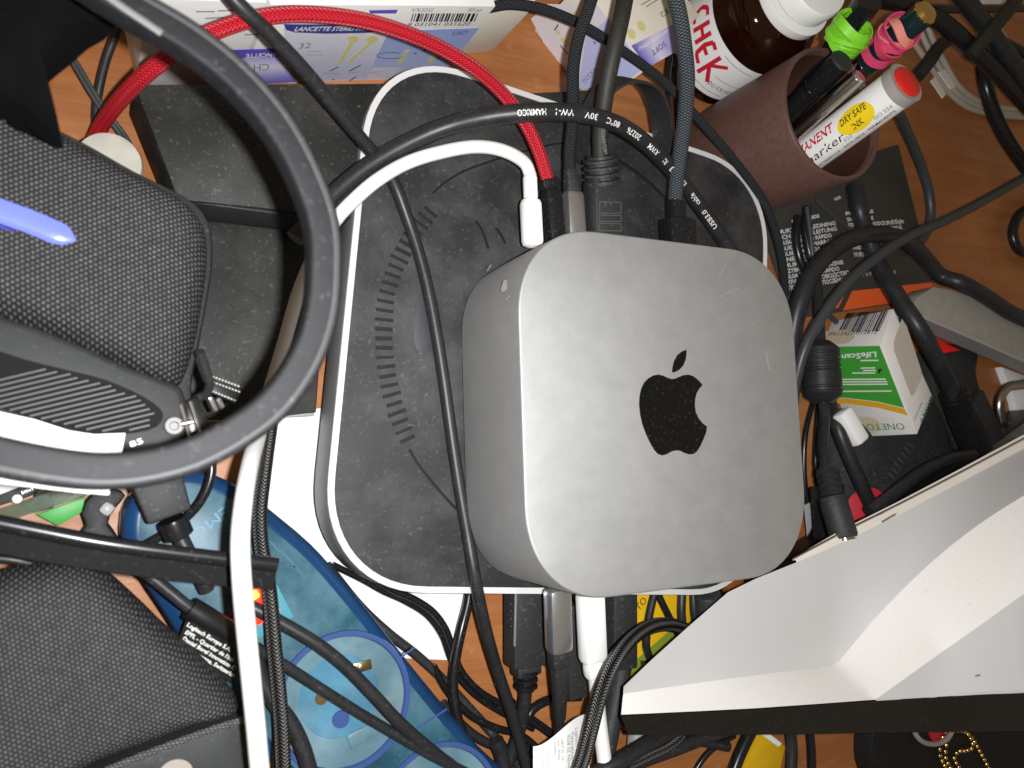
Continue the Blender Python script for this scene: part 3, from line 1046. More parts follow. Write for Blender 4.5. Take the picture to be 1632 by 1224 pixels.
def on_jar(g2, r=2.83):
    """flat (u, v) cm on the jar's side, u = 0 facing the lens"""
    V = np.asarray(g2[0])
    a0 = math.atan2(CAM[1] - JC[1], CAM[0] - JC[0])
    W = [JC + A3(r * math.cos(a0 + v[0] / r), r * math.sin(a0 + v[0] / r), v[1]) + 0 * v for v in V]
    return (np.array(W), g2[1], None)


lab = [[], []]
nu = 28
for i in range(nu + 1):
    u = -3.4 + 6.8 * i / nu
    lab[0] += [(u, 0.9, 0), (u, 3.9, 0)]
lab[1] = [[2 * i, 2 * i + 2, 2 * i + 3, 2 * i + 1] for i in range(nu)]
put("paper_label", on_jar((np.array(lab[0]), lab[1]), 2.82), LABEL, t)


def strokes(lines, wd):
    V, F = [], []
    for ln in lines:
        for (x, y), (x2, y2) in zip(ln[:-1], ln[1:]):
            n_ = 5
            d = unit(A3(x2 - x, y2 - y, 0))
            q = A3(-d[1], d[0], 0) * wd / 2
            for k in range(n_):
                p = A3(x + (x2 - x) * k / n_, y + (y2 - y) * k / n_, 0)
                p2 = A3(x + (x2 - x) * (k + 1.2) / n_, y + (y2 - y) * (k + 1.2) / n_, 0)
                o = len(V)
                V += [p - q, p2 - q, p2 + q, p + q]
                F.append([o, o + 1, o + 2, o + 3])
    return (np.array(V), F)


put("handwriting", on_jar(strokes([[(-1.55, 3.55), (-1.9, 3.6), (-2.15, 3.2), (-2.0, 2.7), (-1.6, 2.6)],
                                   [(-1.2, 3.6), (-1.3, 2.5)], [(-0.7, 3.5), (-0.75, 2.4)], [(-1.25, 3.05), (-0.72, 2.95)],
                                   [(0.1, 3.3), (-0.25, 3.4), (-0.4, 2.85), (-0.3, 2.2), (0.15, 2.0)], [(-0.38, 2.8), (0.05, 2.7)],
                                   [(0.55, 3.3), (0.5, 1.7)], [(1.2, 3.2), (0.55, 2.5), (1.2, 1.7)]], 0.22), 2.85), REDI, t)
put("lettering", on_jar((lambda g: (g[0] * A3(0.42, 0.42, 1) + A3(1.25, 1.6, 0), g[1]))(text_geo("01/15/10")), 2.85), INKB, t)
put("printed_lines", on_jar(strokes([[(0.6, 3.55), (2.4, 3.55)], [(1.2, 2.3), (2.8, 2.3)], [(0.6, 1.25), (2.4, 1.25)]], 0.035), 2.85), INKG, t)

CC, CR, CH = A3(11.45, 13.95, 0), 3.2, 6.75
t = thing("pen_cup", "brown fibre pen cup holding pens and a white marker", "pen cup", CC)
put("cup", lathe([(CR - 0.2, 0.02), (CR, 0.1), (CR, CH - 0.08), (CR - 0.05, CH), (CR - 0.2, CH), (CR - 0.25, CH - 0.06), (CR - 0.28, 0.5), (0.05, 0.48)], CC, n=64), BROWN, t)
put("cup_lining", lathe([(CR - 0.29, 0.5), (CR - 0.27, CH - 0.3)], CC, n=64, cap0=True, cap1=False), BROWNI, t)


def stick(a, b, za, zb):
    """axis from inside the cup to its visible end"""
    return at(*a, za), at(*b, zb)


# marker
A, B = at(1285, 250, 4.6), at(1430, 142, 9.7)
ax = unit(B - A)
r = 33 / scale_at(B)
t = thing("marker", "white permanent marker with a red end button leaning in the brown cup", "marker", A)
put("barrel", tube([A - ax * 1.0, B], r, 32), WHTP, t)
put("end_collar", tube([B - ax * 0.02, B + ax * 0.45], r * 1.05, 32), GREYM, t)
put("end_button", lathe([(r * 0.8, 0.4), (r * 0.8, 0.56), (r * 0.72, 0.60), (0.05, 0.61)], B, ax, 32), RED, t)
SM = spline([A - ax * 1.0, B], 0.1)
Lm = np.linalg.norm(B - A) + 1.0


def m_s(x, y):
    # length along the marker under a pixel
    best, bs = 0, 1e9
    for k in np.linspace(0, Lm, 200):
        p = A - ax * 1.0 + ax * k
        q = RC @ (p - CAM)
        px, py = CX + F_PX * q[0] / -q[2], CY - F_PX * q[1] / -q[2]
        d = (px - x) ** 2 + (py - y) ** 2
        if d < bs:
            best, bs = k, d
    return best


def ell(s, sh, a, b, n=32, rg=6):
    out, F = [], []
    for k in range(rg + 1):
        for q in np.linspace(0, 2 * math.pi, n, endpoint=False):
            u_, v_ = a * math.cos(q) * k / rg, b * math.sin(q) * k / rg
            p = A - ax * 1.0 + ax * (s + u_)
            nn = CAM - p
            nn = unit(nn - ax * (nn @ ax))
            bb = np.cross(nn, ax)
            al = (v_ + sh) / r
            out.append(p + (r + 0.006) * (math.cos(al) * nn + math.sin(al) * bb))
    for k in range(rg):
        for i in range(n):
            j = (i + 1) % n
            F.append([k * n + i, k * n + j, (k + 1) * n + j, (k + 1) * n + i])
    return (np.array(out), F)


se = m_s(1375, 178)
put("printed_oval", ell(se, 0.04, 0.95, 0.6), YEL, t)
put("lettering", text_tube("DRY SAFE", SM, r, se - 0.72, 0.3, 0.015, 0.25, shift=0.14, width=1.45), INKB, t)
put("lettering", text_tube("INK", SM, r, se - 0.35, 0.3, 0.015, 0.2, shift=-0.33, width=0.6), INKB, t)
put("lettering", text_tube("PERMANENT", SM, r, m_s(1268, 258), 0.42, 0.03, 0.25, shift=0.22, width=m_s(1346, 200) - m_s(1268, 258)), REDI, t)
put("lettering", text_tube("marker", SM, r, m_s(1290, 250), 0.42, 0.0, 0.35, shift=-0.42, width=m_s(1356, 202) - m_s(1290, 250)), INKB, t)
put("lettering", text_tube("350", SM, r, m_s(1350, 208), 0.2, 0, 0.2, shift=-0.55, width=0.5), INKG, t)
put("lettering", text_tube("ISO 554", SM, r, m_s(1398, 172), 0.2, 0, 0.2, shift=-0.55, width=0.95), INKG, t)
put("lettering", text_tube("WATERPROOF • INDELEBILE • PERMANENTE", SM, r, m_s(1300, 250), 0.17, 0.01, 0, shift=-0.88, width=m_s(1428, 160) - m_s(1300, 250)), INKB, t)

# silver pen
A, B = at(1262, 218, 5.0), at(1368, 124, 8.6)
ax = unit(B - A)
r = 12.5 / scale_at(B)
t = thing("silver_pen", "slim silver metal pen between the white marker and the black pens", "pen", A)
put("barrel", tube([A - ax, B], r, 24), STEEL, t)
put("end_cap", tube([B, B + ax * 0.12], r * 0.9, 24), SILV, t)
# thick black pen
A, B = at(1262, 175, 5.0), at(1340, 98, 8.2)
ax = unit(B - A)
r = 19 / scale_at(B)
t = thing("black_pen", "thick glossy black pen, shortest of the pens in the cup", "pen", A)
put("barrel", tube([A - ax, B], r, 24), BLKG, t)
put("end_cap", lathe([(r, 0), (r * 1.02, 0.05), (r * 0.95, 0.12), (0.05, 0.14)], B, ax, 24), BLKM, t)
put("joint_ring", tube([A + (B - A) * 0.45, A + (B - A) * 0.45 + ax * 0.12], r * 1.03, 24), STEEL, t)


def rubber_wrap(P0, ax, r, mats, n, seed):
    """loops of rubber band wound round a pen"""
    rg = random.Random(seed)
    out = []
    s1 = unit(np.cross(ax, Z))
    s2 = np.cross(ax, s1)
    for i in range(n):
        c = P0 + ax * (i * 0.9 / n + rg.uniform(-0.05, 0.05))
        tx, ty = rg.uniform(-0.45, 0.45), rg.uniform(-0.45, 0.45)
        rr = r * rg.uniform(1.08, 1.3)
        pts = []
        for q in np.linspace(0, 2 * math.pi, 25):
            pts.append(c + s1 * rr * math.cos(q) + s2 * rr * math.sin(q) + ax * (tx * math.cos(q) + ty * math.sin(q)) * 0.6 + ax * 0.05 * math.sin(3 * q + i))
        S_ = np.array(pts)
        out.append((sweep(S_, [(0.05, -0.2), (0.05, 0.2), (-0.03, 0.2), (-0.03, -0.2)], 1.0, True, s2 if False else None), mats[i % len(mats)]))
    return out


# pen with green bands
A, B = at(1300, 125, 5.0), at(1385, 0, 9.2)
ax = unit(B - A)
r = 22 / scale_at(B)
t = thing("black_pen", "black pen behind the others, wrapped with a lime green rubber band", "pen", A)
put("barrel", tube([A - ax, B], r, 24), BLKG, t)
t2 = thing("rubber_band", "lime green rubber band wound many times round a black pen", "rubber band", at(1358, 45, 8.0), "rubber bands round pens")
P0 = at(1347, 62, 8.05)
for g, mt in rubber_wrap(P0 - ax * 0.1, ax, r * 1.12, [LIME], 7, 4):
    put("band_turn", g, mt, t2)
# teal pen with pink bands
A, B = at(1365, 115, 6.4), at(1472, 22, 10.2)
ax = unit(B - A)
r = 21 / scale_at(B)
t = thing("teal_pen", "dark teal pen with a shiny clip end, wrapped with pink rubber bands", "pen", A)
put("barrel", tube([A - ax * 1.5, B], r, 24), TEAL, t)
put("shiny_end", lathe([(r, 0), (r * 1.02, 0.08), (r * 0.8, 0.25), (0.05, 0.3)], B, ax, 24), GOLD, t)
put("metal_ring", tube([A + ax * 0.35, A + ax * 0.65], r * 1.04, 24), CHROME, t)
t2 = thing("rubber_band", "pink rubber band wound round the dark teal pen", "rubber band", at(1425, 65, 8.8), "rubber bands round pens")
P0 = at(1418, 66, 8.55)
for i, (g, mt) in enumerate(rubber_wrap(P0 - ax * 0.05, ax, r * 1.08, [PINK, PINK, SALM], 6, 11)):
    put("band_turn", g, mt, t2)
for g, mt in rubber_wrap(at(1398, 84, 8.1), ax, r * 1.05, [PINK], 1, 3):
    put("band_turn", g, mt, t2)

# ================================================================== cables in the top right corner
TR = [
    ("thick glossy black cable running from the teal pen to the right edge", [(1405, -10, 4.0), (1450, 8, 4.2), (1500, 35, 4.4), (1550, 78, 4.3), (1600, 126, 4.0), (1650, 180, 3.6)], 27, BLKG),
    ("thick black cable from the top edge down to the right edge in the corner", [(1525, -15, 5.2), (1560, 28, 5.0), (1595, 75, 4.8), (1640, 135, 4.5)], 27, BLK),
    ("thin black cable along the top edge right of the pens", [(1380, 2, 2.0), (1440, 12, 2.2), (1500, 14, 2.2), (1570, 14, 2.0), (1650, 12, 1.8)], 14, BLKG),
    ("olive black cable slanting from the top right corner", [(1625, -10, 5.8), (1600, 25, 5.6), (1580, 48, 5.4), (1545, 90, 4.6)], 22, OLIVE),
    ("black cable curving down past the wood at the right edge", [(1566, 105, 2.2), (1572, 140, 2.2), (1584, 180, 2.0), (1606, 225, 1.8), (1650, 285, 1.5)], 22, BLKG),
    ("olive flat cable going from the marker's end up to the thick black cable", [(1462, 122, 3.0), (1480, 100, 3.2), (1500, 72, 3.0), (1530, 55, 2.6)], 20, OLIVE),
    ("thin black cable hanging from the white marker to the paper guide", [(1432, 180, 3.2), (1452, 225, 2.0), (1470, 270, 1.2), (1481, 310, 0.8), (1483, 345, 0.6), (1472, 378, 0.5), (1450, 400, 0.45)], 15, GREYC),
    ("black cable loop at the right edge below the corner bundle", [(1650, 325, 0.8), (1622, 345, 0.8), (1614, 372, 0.7), (1622, 396, 0.7), (1650, 408, 0.6)], 15, BLKG),
    ("black cable crossing the top right corner under the thick ones", [(1585, 60, 1.5), (1620, 78, 1.5), (1660, 100, 1.5)], 16, BLKG),
]
for lb, pts, wd, mt in TR:
    cable("black_cable", lb, pts, wd, mt)
for i, (pts, lb) in enumerate((([(1452, 62, 0.9), (1470, 88, 0.9), (1492, 120, 0.8), (1515, 150, 0.6), (1545, 172, 0.5), (1590, 184, 0.4), (1640, 188, 0.4)], "greyish white cable in the bundle, nearest the teal pen"),
                               ([(1466, 48, 1.2), (1480, 78, 1.2), (1500, 112, 1.0), (1522, 145, 0.8), (1550, 165, 0.6), (1592, 178, 0.5), (1642, 182, 0.5)], "greyish white cable in the middle of the bundle behind the marker"),
                               ([(1478, 42, 1.5), (1490, 72, 1.4), (1505, 100, 1.2), (1526, 135, 1.0), (1556, 160, 0.8), (1595, 172, 0.7), (1644, 177, 0.7)], "greyish white cable at the back of the bundle behind the marker"))):
    cable("white_cable", lb, pts, 9, OFFW, "white cables")
cable("white_cable", "pale cable beyond the thick black cables at the right edge", [(1585, 40, 0.5), (1600, 60, 0.5), (1618, 90, 0.4), (1640, 130, 0.3)], 10, OFFW, "white cables")
put("paper_label", prism(pxpoly([(1484, 128), (1490, 122), (1508, 150), (1503, 156)], 1.2), 1.1, 1.2), CREAM, None, "small cream cable tag on the white cable bundle, left one", "tag", "cable tags")
put("paper_label", prism(pxpoly([(1496, 114), (1506, 110), (1524, 138), (1516, 142)], 1.5), 1.4, 1.5), CREAM, None, "small cream cable tag on the white cable bundle, right one", "tag", "cable tags")
put("paper_scrap", prism(pxpoly([(1560, -8), (1600, -8), (1625, 10), (1590, 22), (1572, 12)], 0.1), 0.0, 0.1), CARD, None, "white paper scrap under the cables in the top right corner", "paper")

# ================================================================== the printed guide
G0 = 0.3
gp = [(1219, 330), (1300, 310), (1440, 205), (1492, 473), (1345, 498), (1270, 505), (1258, 490)]
t = thing("quick_guide", "charcoal multi-language guide booklet with an orange stripe under the cables", "booklet", at(1360, 400, 0))
cor = [at(1195, 300, G0), at(1437, 250, G0), at(1493, 473, G0), at(1268, 508, G0)]
cor[1] = at(1432, 230, G0)
put("cover", hexa(cor, [p * A3(1, 1, 0) + A3(0, 0, 0.01) for p in cor], 0.02), PAPB, t)
PG = lvl(G0)
put("orange_stripe", poly_print([(1358, 464), (1485, 450), (1493, 472), (1343, 495)], PG, 0.012), ORG_, t)
put("orange_stripe", poly_print([(1337, 474), (1345, 472), (1336, 490), (1331, 492)], PG, 0.012), ORG_, t)
rows = ["HURTIG VEJLEDNING", "SCHNELLANLEITUNG", "GUÍA DE INICIO RÁPIDO", "GUIDE DE DÉMARRAGE", "GUIDA RAPIDA", "SNELLE STARTGIDS", "HURTIGSTART", "SZYBKIE WPROWADZENIE", "GUIA DE INÍCIO RÁPIDO", "КРАТКОЕ РУКОВОДСТВО", "ПОЧАТКОВИЙ ПОСІБНИК"]
wid = [92, 92, 82, 88, 62, 90, 70, 92, 84, 98, 92]
for i, (s_, wd) in enumerate(zip(rows, wid)):
    x, y = 1240 + i * 1.72, 373.5 + i * 8.9
    put("lettering", text_on(s_, (x, y), (x + wd, y - wd * 0.165), 6.8, PG, bold=0.02), WINK, t)
put("lettering", text_on("QUICK GUIDE", (1262, 356), (1306, 346.5), 5.6, PG, bold=0.03), WINK, t)
put("lettering", text_on("PIKAOPAS", (1348, 343), (1392, 339), 5.2, PG, bold=0.03), WINK, t)
for s_, x, y, wd in (("SNABBGUIDE", 1350, 353, 42), ("STRUČNÝ PRŮVODCE SPUŠTĚNÍM", 1352, 362, 88), ("GHID DE PORNIRE RAPIDĂ", 1354, 371, 84), ("HIZLI BAŞLANGIÇ", 1357, 389, 46), ("PANDUAN CEPAT", 1359, 398, 40), ("快速指南", 1361, 409, 26), ("빠른 시작", 1373, 429, 30), ("クイックスタートガイド", 1368, 441, 60)):
    put("lettering", text_on(s_, (x, y), (x + wd, y - wd * 0.065), 6.2, PG, bold=0.02 if ord(s_[0]) < 1000 else 0.0), WINK, t)
put("lettering", text_on("GUIDE", (1330, 320), (1340, 316), 4.5, PG, bold=0.03), WINK, t)

# ================================================================== right side: arm, test-strip box, pouch, cables
t = thing("bracket", "flat grey plastic bar coming in from the right edge over the guide", "bracket", at(1560, 520, 0.4))
arm = pxpoly([(1453, 493), (1462, 474), (1488, 457), (1516, 462), (1600, 490), (1690, 522), (1720, 612), (1600, 558), (1466, 500)], 2.6)
put("arm_top", prism(arm, 1.2, 2.6, 0.06), GREYM, t)
S = spline([at(1456, 496, 2.5) + A3(0, -0.12, 0), at(1530, 528, 2.5) + A3(0, -0.12, 0), at(1600, 559, 2.5) + A3(0, -0.12, 0), at(1700, 604, 2.5) + A3(0, -0.12, 0)], 0.3)
put("arm_edge", sweep(S, [(0.1, -1.2), (0.1, 0.07), (-0.1, 0.07), (-0.1, -1.2)], 1.0, True, A3(0.3, 1, 0)), GREYL, t)

ZT = 4.3
q0, q1, q3 = at(1404, 550, ZT), at(1424, 492, ZT), at(1462, 692, ZT)
q2 = at(1490, 627, ZT)
q2 = (q2 + (q1 + q3 - q0)) / 2
t = thing("test_strip_box", "small white and green test strip box with a barcode, under black cables", "box", (q0 + q2) / 2 * A3(1, 1, 0))
top = [q0, q1, q2, q3]
put("carton", hexa(top, [p * A3(1, 1, 0) + A3(0, 0, 0.36) for p in top], 0.035), CARD, t)
PT = lvl(ZT)
PG1 = plane3(q0, q3, q0 * A3(1, 1, 0))
PB1 = plane3(q0, q1, q0 * A3(1, 1, 0))
put("printed_panel", poly_print([(1437, 508), (1445, 520), (1468, 590), (1469, 600), (1456, 630), (1452, 632), (1425, 560), (1424, 545)], PT, 0.012), M("print_warm_grey", '#b8aea2', 0.5), t)
put("printed_panel", poly_print([(1310, 553), (1402, 551), (1441, 650), (1400, 640), (1350, 634), (1310, 633)], PG1, 0.012), GRN, t)
put("printed_stripe", poly_print([(1310, 634), (1350, 635), (1400, 641), (1441, 651), (1448, 662), (1400, 650), (1350, 643), (1310, 643)], PG1, 0.014), MUST, t)
put("lettering", text_on("LifeScan", (1397, 560), (1341, 565), 9, PG1, up=(0.1, 1), bold=0.02, shear=0.2, off=0.03), WINK, t)
put("lettering", text_on("ONETOUCH", (1440, 674), (1345, 676), 11, PG1, up=(0, 1), bold=0.0, off=0.03), GRND, t)
put("lettering", text_on("Verio", (1356, 656), (1322, 658), 9, PG1, up=(0, 1), off=0.03), YGRN, t)
ln = []
for y, xa, xb in ((574, 1400, 1372), (586, 1395, 1372), (590, 1396, 1376), (594, 1395, 1358), (604, 1412, 1330), (608, 1414, 1330), (612, 1415, 1330), (623, 1421, 1330)):
    ln.append([(xb, y + 0.5), (xa, y)])
put("printed_lines", thick_print(ln, PG1, 2.0, 0.02), WINK, t)
put("printed_mark", poly_print([(1398, 588), (1407, 588), (1404, 591), (1402, 595), (1399, 594), (1401, 591)], PG1, 0.022), INKB, t)
put("barcode", barcode((1335, 531), (1402, 528), (1417, 495), (1352, 499), PB1, 9, 30), INKB, t)
put("lettering", text_on("PN13427-012612", (1320, 536), (1398, 532), 6, PB1, off=0.03), INKB, t)
put("tape_patch", poly_print([(1310, 529), (1350, 526), (1363, 530), (1362, 540), (1350, 548), (1310, 549)], PB1, 0.024), TAPE, t)
put("tape_patch", poly_print([(1355, 666), (1385, 664), (1400, 670), (1404, 682), (1394, 690), (1355, 690)], PG1, 0.011), TAPE, t)
put("printed_lines", thick_print([[(1312, 505), (1327, 504)], [(1312, 513), (1319, 512)]], PB1, 1.5), INKG, t)
put("lettering", text_on("Lifescan Europe", (1456, 668), (1468, 640), 4, PT, up=(1, 0.3)), INKG, t)
put("lettering", text_on("VERIO", (1464, 672), (1483, 628), 6, PT, up=(1, 0.3)), GRND, t)

A, B = at(1340, 655, 2.6), at(1371, 706, 2.9)
put("white_stick", bar(A, B, 30 / scale_at(B), 0.8, 0.2), WHTP, None, "short white plastic stick poking out under the green box", "stick")

t = thing("black_pouch", "black fabric pouch with stitching under the test strip box", "pouch", at(1430, 740, 0))
put("pouch_body", pillow(smooth_poly(pxpoly([(1345, 670), (1400, 650), (1470, 610), (1510, 640), (1530, 690), (1540, 760), (1500, 800), (1420, 830), (1350, 840), (1335, 790), (1340, 740)], 1.4), 0.4), 0.02, 1.7, 8, 0.45), FABB, t)
put("red_badge", lathe([(1.25, 0), (1.3, 0.1), (1.2, 0.16), (0.02, 0.17)], at(1384, 815, 1.6), unit(A3(-0.35, 0.05, 1)), 32), REDS, t)
put("badge_ring", lathe([(1.75, -0.2), (1.8, 0.02), (1.4, 0.08), (1.35, 0.0)], at(1384, 815, 1.6), unit(A3(-0.35, 0.05, 1)), 32), BLKM, t)
st = []
for i in range(7):
    x, y = 1422 + i * 5.0, 758 - i * 8.2
    st.append(bar(at(x - 6, y - 4, 1.74), at(x + 4, y + 6, 1.74), 0.08, 0.06, 0.02))
put("stitching", join(*st), M("grey_thread", '#4a4a48', 0.8), t, kind="stuff")

t = thing("flat_case", "flat black plastic case with a red triangular corner under the grey bar", "case", at(1560, 600, 0))
put("lid", prism(smooth_poly(pxpoly([(1480, 560), (1500, 548), (1560, 560), (1556, 590), (1570, 640), (1600, 690), (1620, 720), (1560, 740), (1520, 700), (1490, 620)], 0.9), 0.5), 0.02, 0.9, 0.1), BLKM, t)
put("red_corner", poly_print([(1487, 547), (1498, 544), (1530, 558), (1496, 564)], lvl(0.93)), M("bright_red_print", '#ff2420', 0.4), t)

put("white_strip", prism(pxpoly([(1597, 585), (1632, 598), (1650, 620), (1625, 672), (1618, 640)], 0.5), 0.02, 0.5, 0.04), LABEL, None, "narrow white plastic strip behind the metal ring at the right edge", "strip")
RG = spline(path([(1660, 600, 1.3), (1632, 612, 1.4), (1605, 618, 1.5), (1594, 634, 1.6), (1592, 655, 1.5), (1598, 676, 1.4), (1625, 680, 1.3), (1665, 668, 1.2)]), 0.08)
put("metal_ring", sweep(RG, circle(12), 8.0 / scale_at(at(1600, 640, 1.5))), STEEL, None, "shiny dark metal D ring at the right edge above the white device", "ring")
put("ring_strap", prism(pxpoly([(1600, 682), (1660, 660), (1680, 690), (1640, 712), (1605, 716)], 1.0), 0.1, 1.0, 0.1), FABB, None, "black fabric strap end below the shiny metal ring", "strap")

# cables on the right
cable("power_cable", "thick matte black cable bent in an arch over the printed guide", [(1268, 620, 1.6), (1262, 580, 2.0), (1264, 530, 2.4), (1276, 478, 2.8), (1298, 430, 3.0), (1330, 396, 3.1), (1370, 377, 3.0), (1412, 374, 2.7), (1450, 388, 2.3), (1478, 416, 1.9), (1500, 440, 2.0), (1530, 450, 2.8), (1570, 472, 2.9), (1610, 498, 2.9), (1660, 520, 2.9)], 27, BLK)
cable("grey_cable", "slim grey cable swooping from the right edge down beside the computer", [(1660, 268, 3.0), (1610, 296, 3.2), (1560, 324, 3.4), (1505, 352, 3.6), (1450, 376, 3.9), (1400, 408, 4.0), (1350, 452, 3.9), (1312, 502, 3.6), (1284, 552, 3.2), (1268, 610, 2.6), (1262, 660, 2.0)], 17, GREYC)
cable("black_cable", "black cable coiled double beside the left column of guide text", [(1272, 345, 0.8), (1268, 375, 0.8), (1274, 410, 0.8), (1288, 445, 0.7), (1300, 470, 0.6)], 14, BLKG)
cable("black_cable", "black cable with two shiny edges, right one of the pair on the guide", [(1286, 330, 1.0), (1284, 370, 1.0), (1292, 410, 1.0), (1304, 445, 0.9)], 14, BLKG)
cable("black_wire", "thin grey wire crossing the top lines of guide text", [(1300, 318, 0.6), (1322, 338, 0.6), (1345, 358, 0.6), (1370, 378, 0.6)], 7, GREYC)
cable("black_wire", "thin grey wire running down the middle of the guide text to the choke", [(1286, 330, 1.35), (1291, 370, 1.35), (1295, 405, 1.3), (1300, 440, 1.2), (1304, 480, 1.2), (1320, 500, 1.0), (1345, 525, 0.6)], 8, GREYC)
t, r, P = cable_thing("black display cable running from the cup past the green box into its ribbed plug", [(1362, 296, 2.0), (1370, 335, 2.4), (1384, 380, 2.2), (1402, 425, 2.6), (1432, 475, 3.6), (1464, 522, 4.4), (1492, 572, 4.2), (1514, 618, 3.6), (1522, 640, 3.4)], 27, BLK, "display_cable")
put("strain_relief", ridged(at(1532, 662, 3.2), at(1517, 622, 3.5), 0.62, 4), BLKG, t)
put("plug", px_bar((1573, 752, 2.6), (1531, 655, 3.2), 46, 1.0, 0.2), BLKG, t)
put("plug_shell", px_bar((1600, 748, 2.2), (1548, 640, 2.6), 62, 0.5, 0.1), BLKM, t)

t = thing("adapter_cable", "black adapter cable with a ribbed choke and a barrel plug right of the computer", "cable", at(1330, 700, 1.5), "cables tangled over the desk")
put("cord", tube(path([(1300, 430, 1.5), (1304, 480, 1.9), (1306, 520, 2.3), (1308, 550, 2.6)]), 0.27), BLK, t)
A, B = at(1306, 545, 2.8), at(1312, 642, 3.0)
S = np.array([A + (B - A) * q for q in np.linspace(0, 1, 60)])
rad = []
for q in np.linspace(0, 1, 60):
    base = 0.96 * min(1, 0.55 + q * 3.5, 0.5 + (1 - q) * 4.0)
    if 0.12 < q < 0.52 or 0.72 < q < 0.9:
        base *= 1 - 0.055 * (math.sin(q * 75) > 0.2)
    rad.append(base)
put("choke", sweep(S, circle(28), rad), BLK, t)
put("cord", tube(path([(1312, 640, 3.0), (1314, 670, 3.3), (1312, 700, 3.8), (1313, 730, 4.3), (1318, 758, 4.8)]), 0.26), BLK, t)
put("strain_relief", ridged(at(1318, 752, 4.7), at(1328, 796, 5.4), 0.46, 4), BLK, t)
put("barrel_plug", lathe([(0.3, -0.1), (0.58, 0.0), (0.62, 0.15), (0.62, 1.78), (0.56, 1.9)], at(1326, 792, 5.4), unit(at(1347, 862, 5.9) - at(1326, 792, 5.4)), 28), BLKM, t)
put("metal_tip", lathe([(0.5, 0), (0.5, 0.15)], at(1346, 857, 5.85), unit(at(1347, 862, 5.9) - at(1326, 792, 5.4)), 28), CHROME, t)
cable("black_cable", "black cable running down from the choke to the red badge", [(1322, 640, 1.5), (1335, 680, 2.4), (1352, 725, 2.6), (1372, 770, 2.6), (1392, 815, 2.4), (1408, 850, 2.0)], 22, BLK)
cable("black_wire", "thin glossy wire hanging between the computer and the choke cable, left one", [(1296, 640, 0.8), (1284, 690, 0.8), (1281, 740, 0.7), (1285, 790, 0.6), (1294, 830, 0.5)], 9, BLKG)
cable("black_wire", "thin glossy wire hanging between the computer and the choke cable, right one", [(1305, 640, 1.2), (1302, 690, 1.2), (1300, 740, 1.2), (1306, 790, 0.9)], 10, BLKG)
cable("black_cable", "black cable curving in an arc along the back edge of the white device", [(1385, 815, 3.6), (1420, 790, 3.8), (1465, 755, 3.8), (1510, 732, 3.6), (1550, 725, 3.3)], 20, BLK)
put("white_clip", hexa([at(1281, 805, 1.6), at(1292, 800, 1.6), at(1300, 830, 1.6), at(1286, 856, 1.6)], [at(1281, 805, 0.3), at(1292, 800, 0.3), at(1300, 830, 0.3), at(1286, 856, 0.3)], 0.05), M("silver_clip", (0.55, 0.55, 0.55), 0.3, metal=0.4), None, "small pale clip peeking out right of the computer's lower corner", "clip")
put("black_adapter", hexa([at(1290, 775, 2.4), at(1345, 770, 2.4), at(1352, 870, 2.4), at(1296, 860, 2.4)], [at(1290, 775, 0.05), at(1345, 770, 0.05), at(1352, 870, 0.05), at(1296, 860, 0.05)], 0.15), BLKG, None, "black glossy adapter block behind the barrel plug", "adapter")

# ================================================================== the white device in the lower right
t = thing("white_device", "large glossy white device with folded faces and a black lower edge", "device", at(1400, 1000, 0))
E_ = [at(x, y, z) for x, y, z in ((994, 1094, 5.5), (1040, 1050, 5.55), (1100, 996, 5.6), (1160, 944, 5.6), (1205, 922, 5.65), (1270, 896, 5.8), (1340, 866, 6.1), (1430, 822, 6.6), (1540, 764, 7.4), (1660, 700, 8.4))]
R_ = [at(x, y, z) for x, y, z in ((993, 1106, 5.4), (1080, 1093, 5.4), (1160, 1082, 5.6), (1240, 1072, 5.7), (1315, 1062, 5.8), (1333, 1057, 5.85), (1347, 1042, 6.0), (1395, 985, 6.8), (1480, 900, 8.0), (1560, 836, 9.0), (1660, 772, 10.2))]
R_ = list(spline(R_, 0.15))
kR = min(range(len(R_)), key=lambda i_: np.linalg.norm(R_[i_] - at(1333, 1057, 5.85)))
S0 = [at(x, y, 5.5 + (z - 5.5)) for x, y, z in ((990, 1139, 5.8), (1100, 1134, 6.2), (1200, 1129, 6.7), (1300, 1122, 7.3), (1395, 1115, 7.9))]
S1 = [at(x, y, z) for x, y, z in ((1395, 1115, 7.9), (1440, 1083, 8.4), (1500, 1040, 9.0), (1560, 998, 9.9), (1660, 926, 11.3))]
BT = [at(x, y, z) for x, y, z in ((1395, 1115, 7.9), (1480, 1110, 8.8), (1560, 1105, 10.0), (1660, 1099, 11.4))]


def further(P, d=9.0):
    q = (P[-1] - P[-2]) * A3(1, 1, 0.3)
    return list(P) + [P[-1] + q / np.linalg.norm(q[:2]) * d]


E_, R_, S1, BT = further(E_), further(R_), further(S1), further(BT)


def strip_mesh(a, b, na=40, nb=6):
    """ruled sheet between two edge lines"""
    def res(P, n):
        P = np.array(P)
        L = np.concatenate([[0], np.cumsum(np.linalg.norm(np.diff(P, axis=0), axis=1))])
        q = np.linspace(0, L[-1], n)
        return np.stack([np.interp(q, L, P[:, i]) for i in range(3)], 1)
    a, b = res(a, na), res(b, na)
    V = np.concatenate([a + (b - a) * k / nb for k in range(nb + 1)])
    F = [[k * na + i, k * na + i + 1, (k + 1) * na + i + 1, (k + 1) * na + i] for k in range(nb) for i in range(na - 1)]
    return (V, F, None)


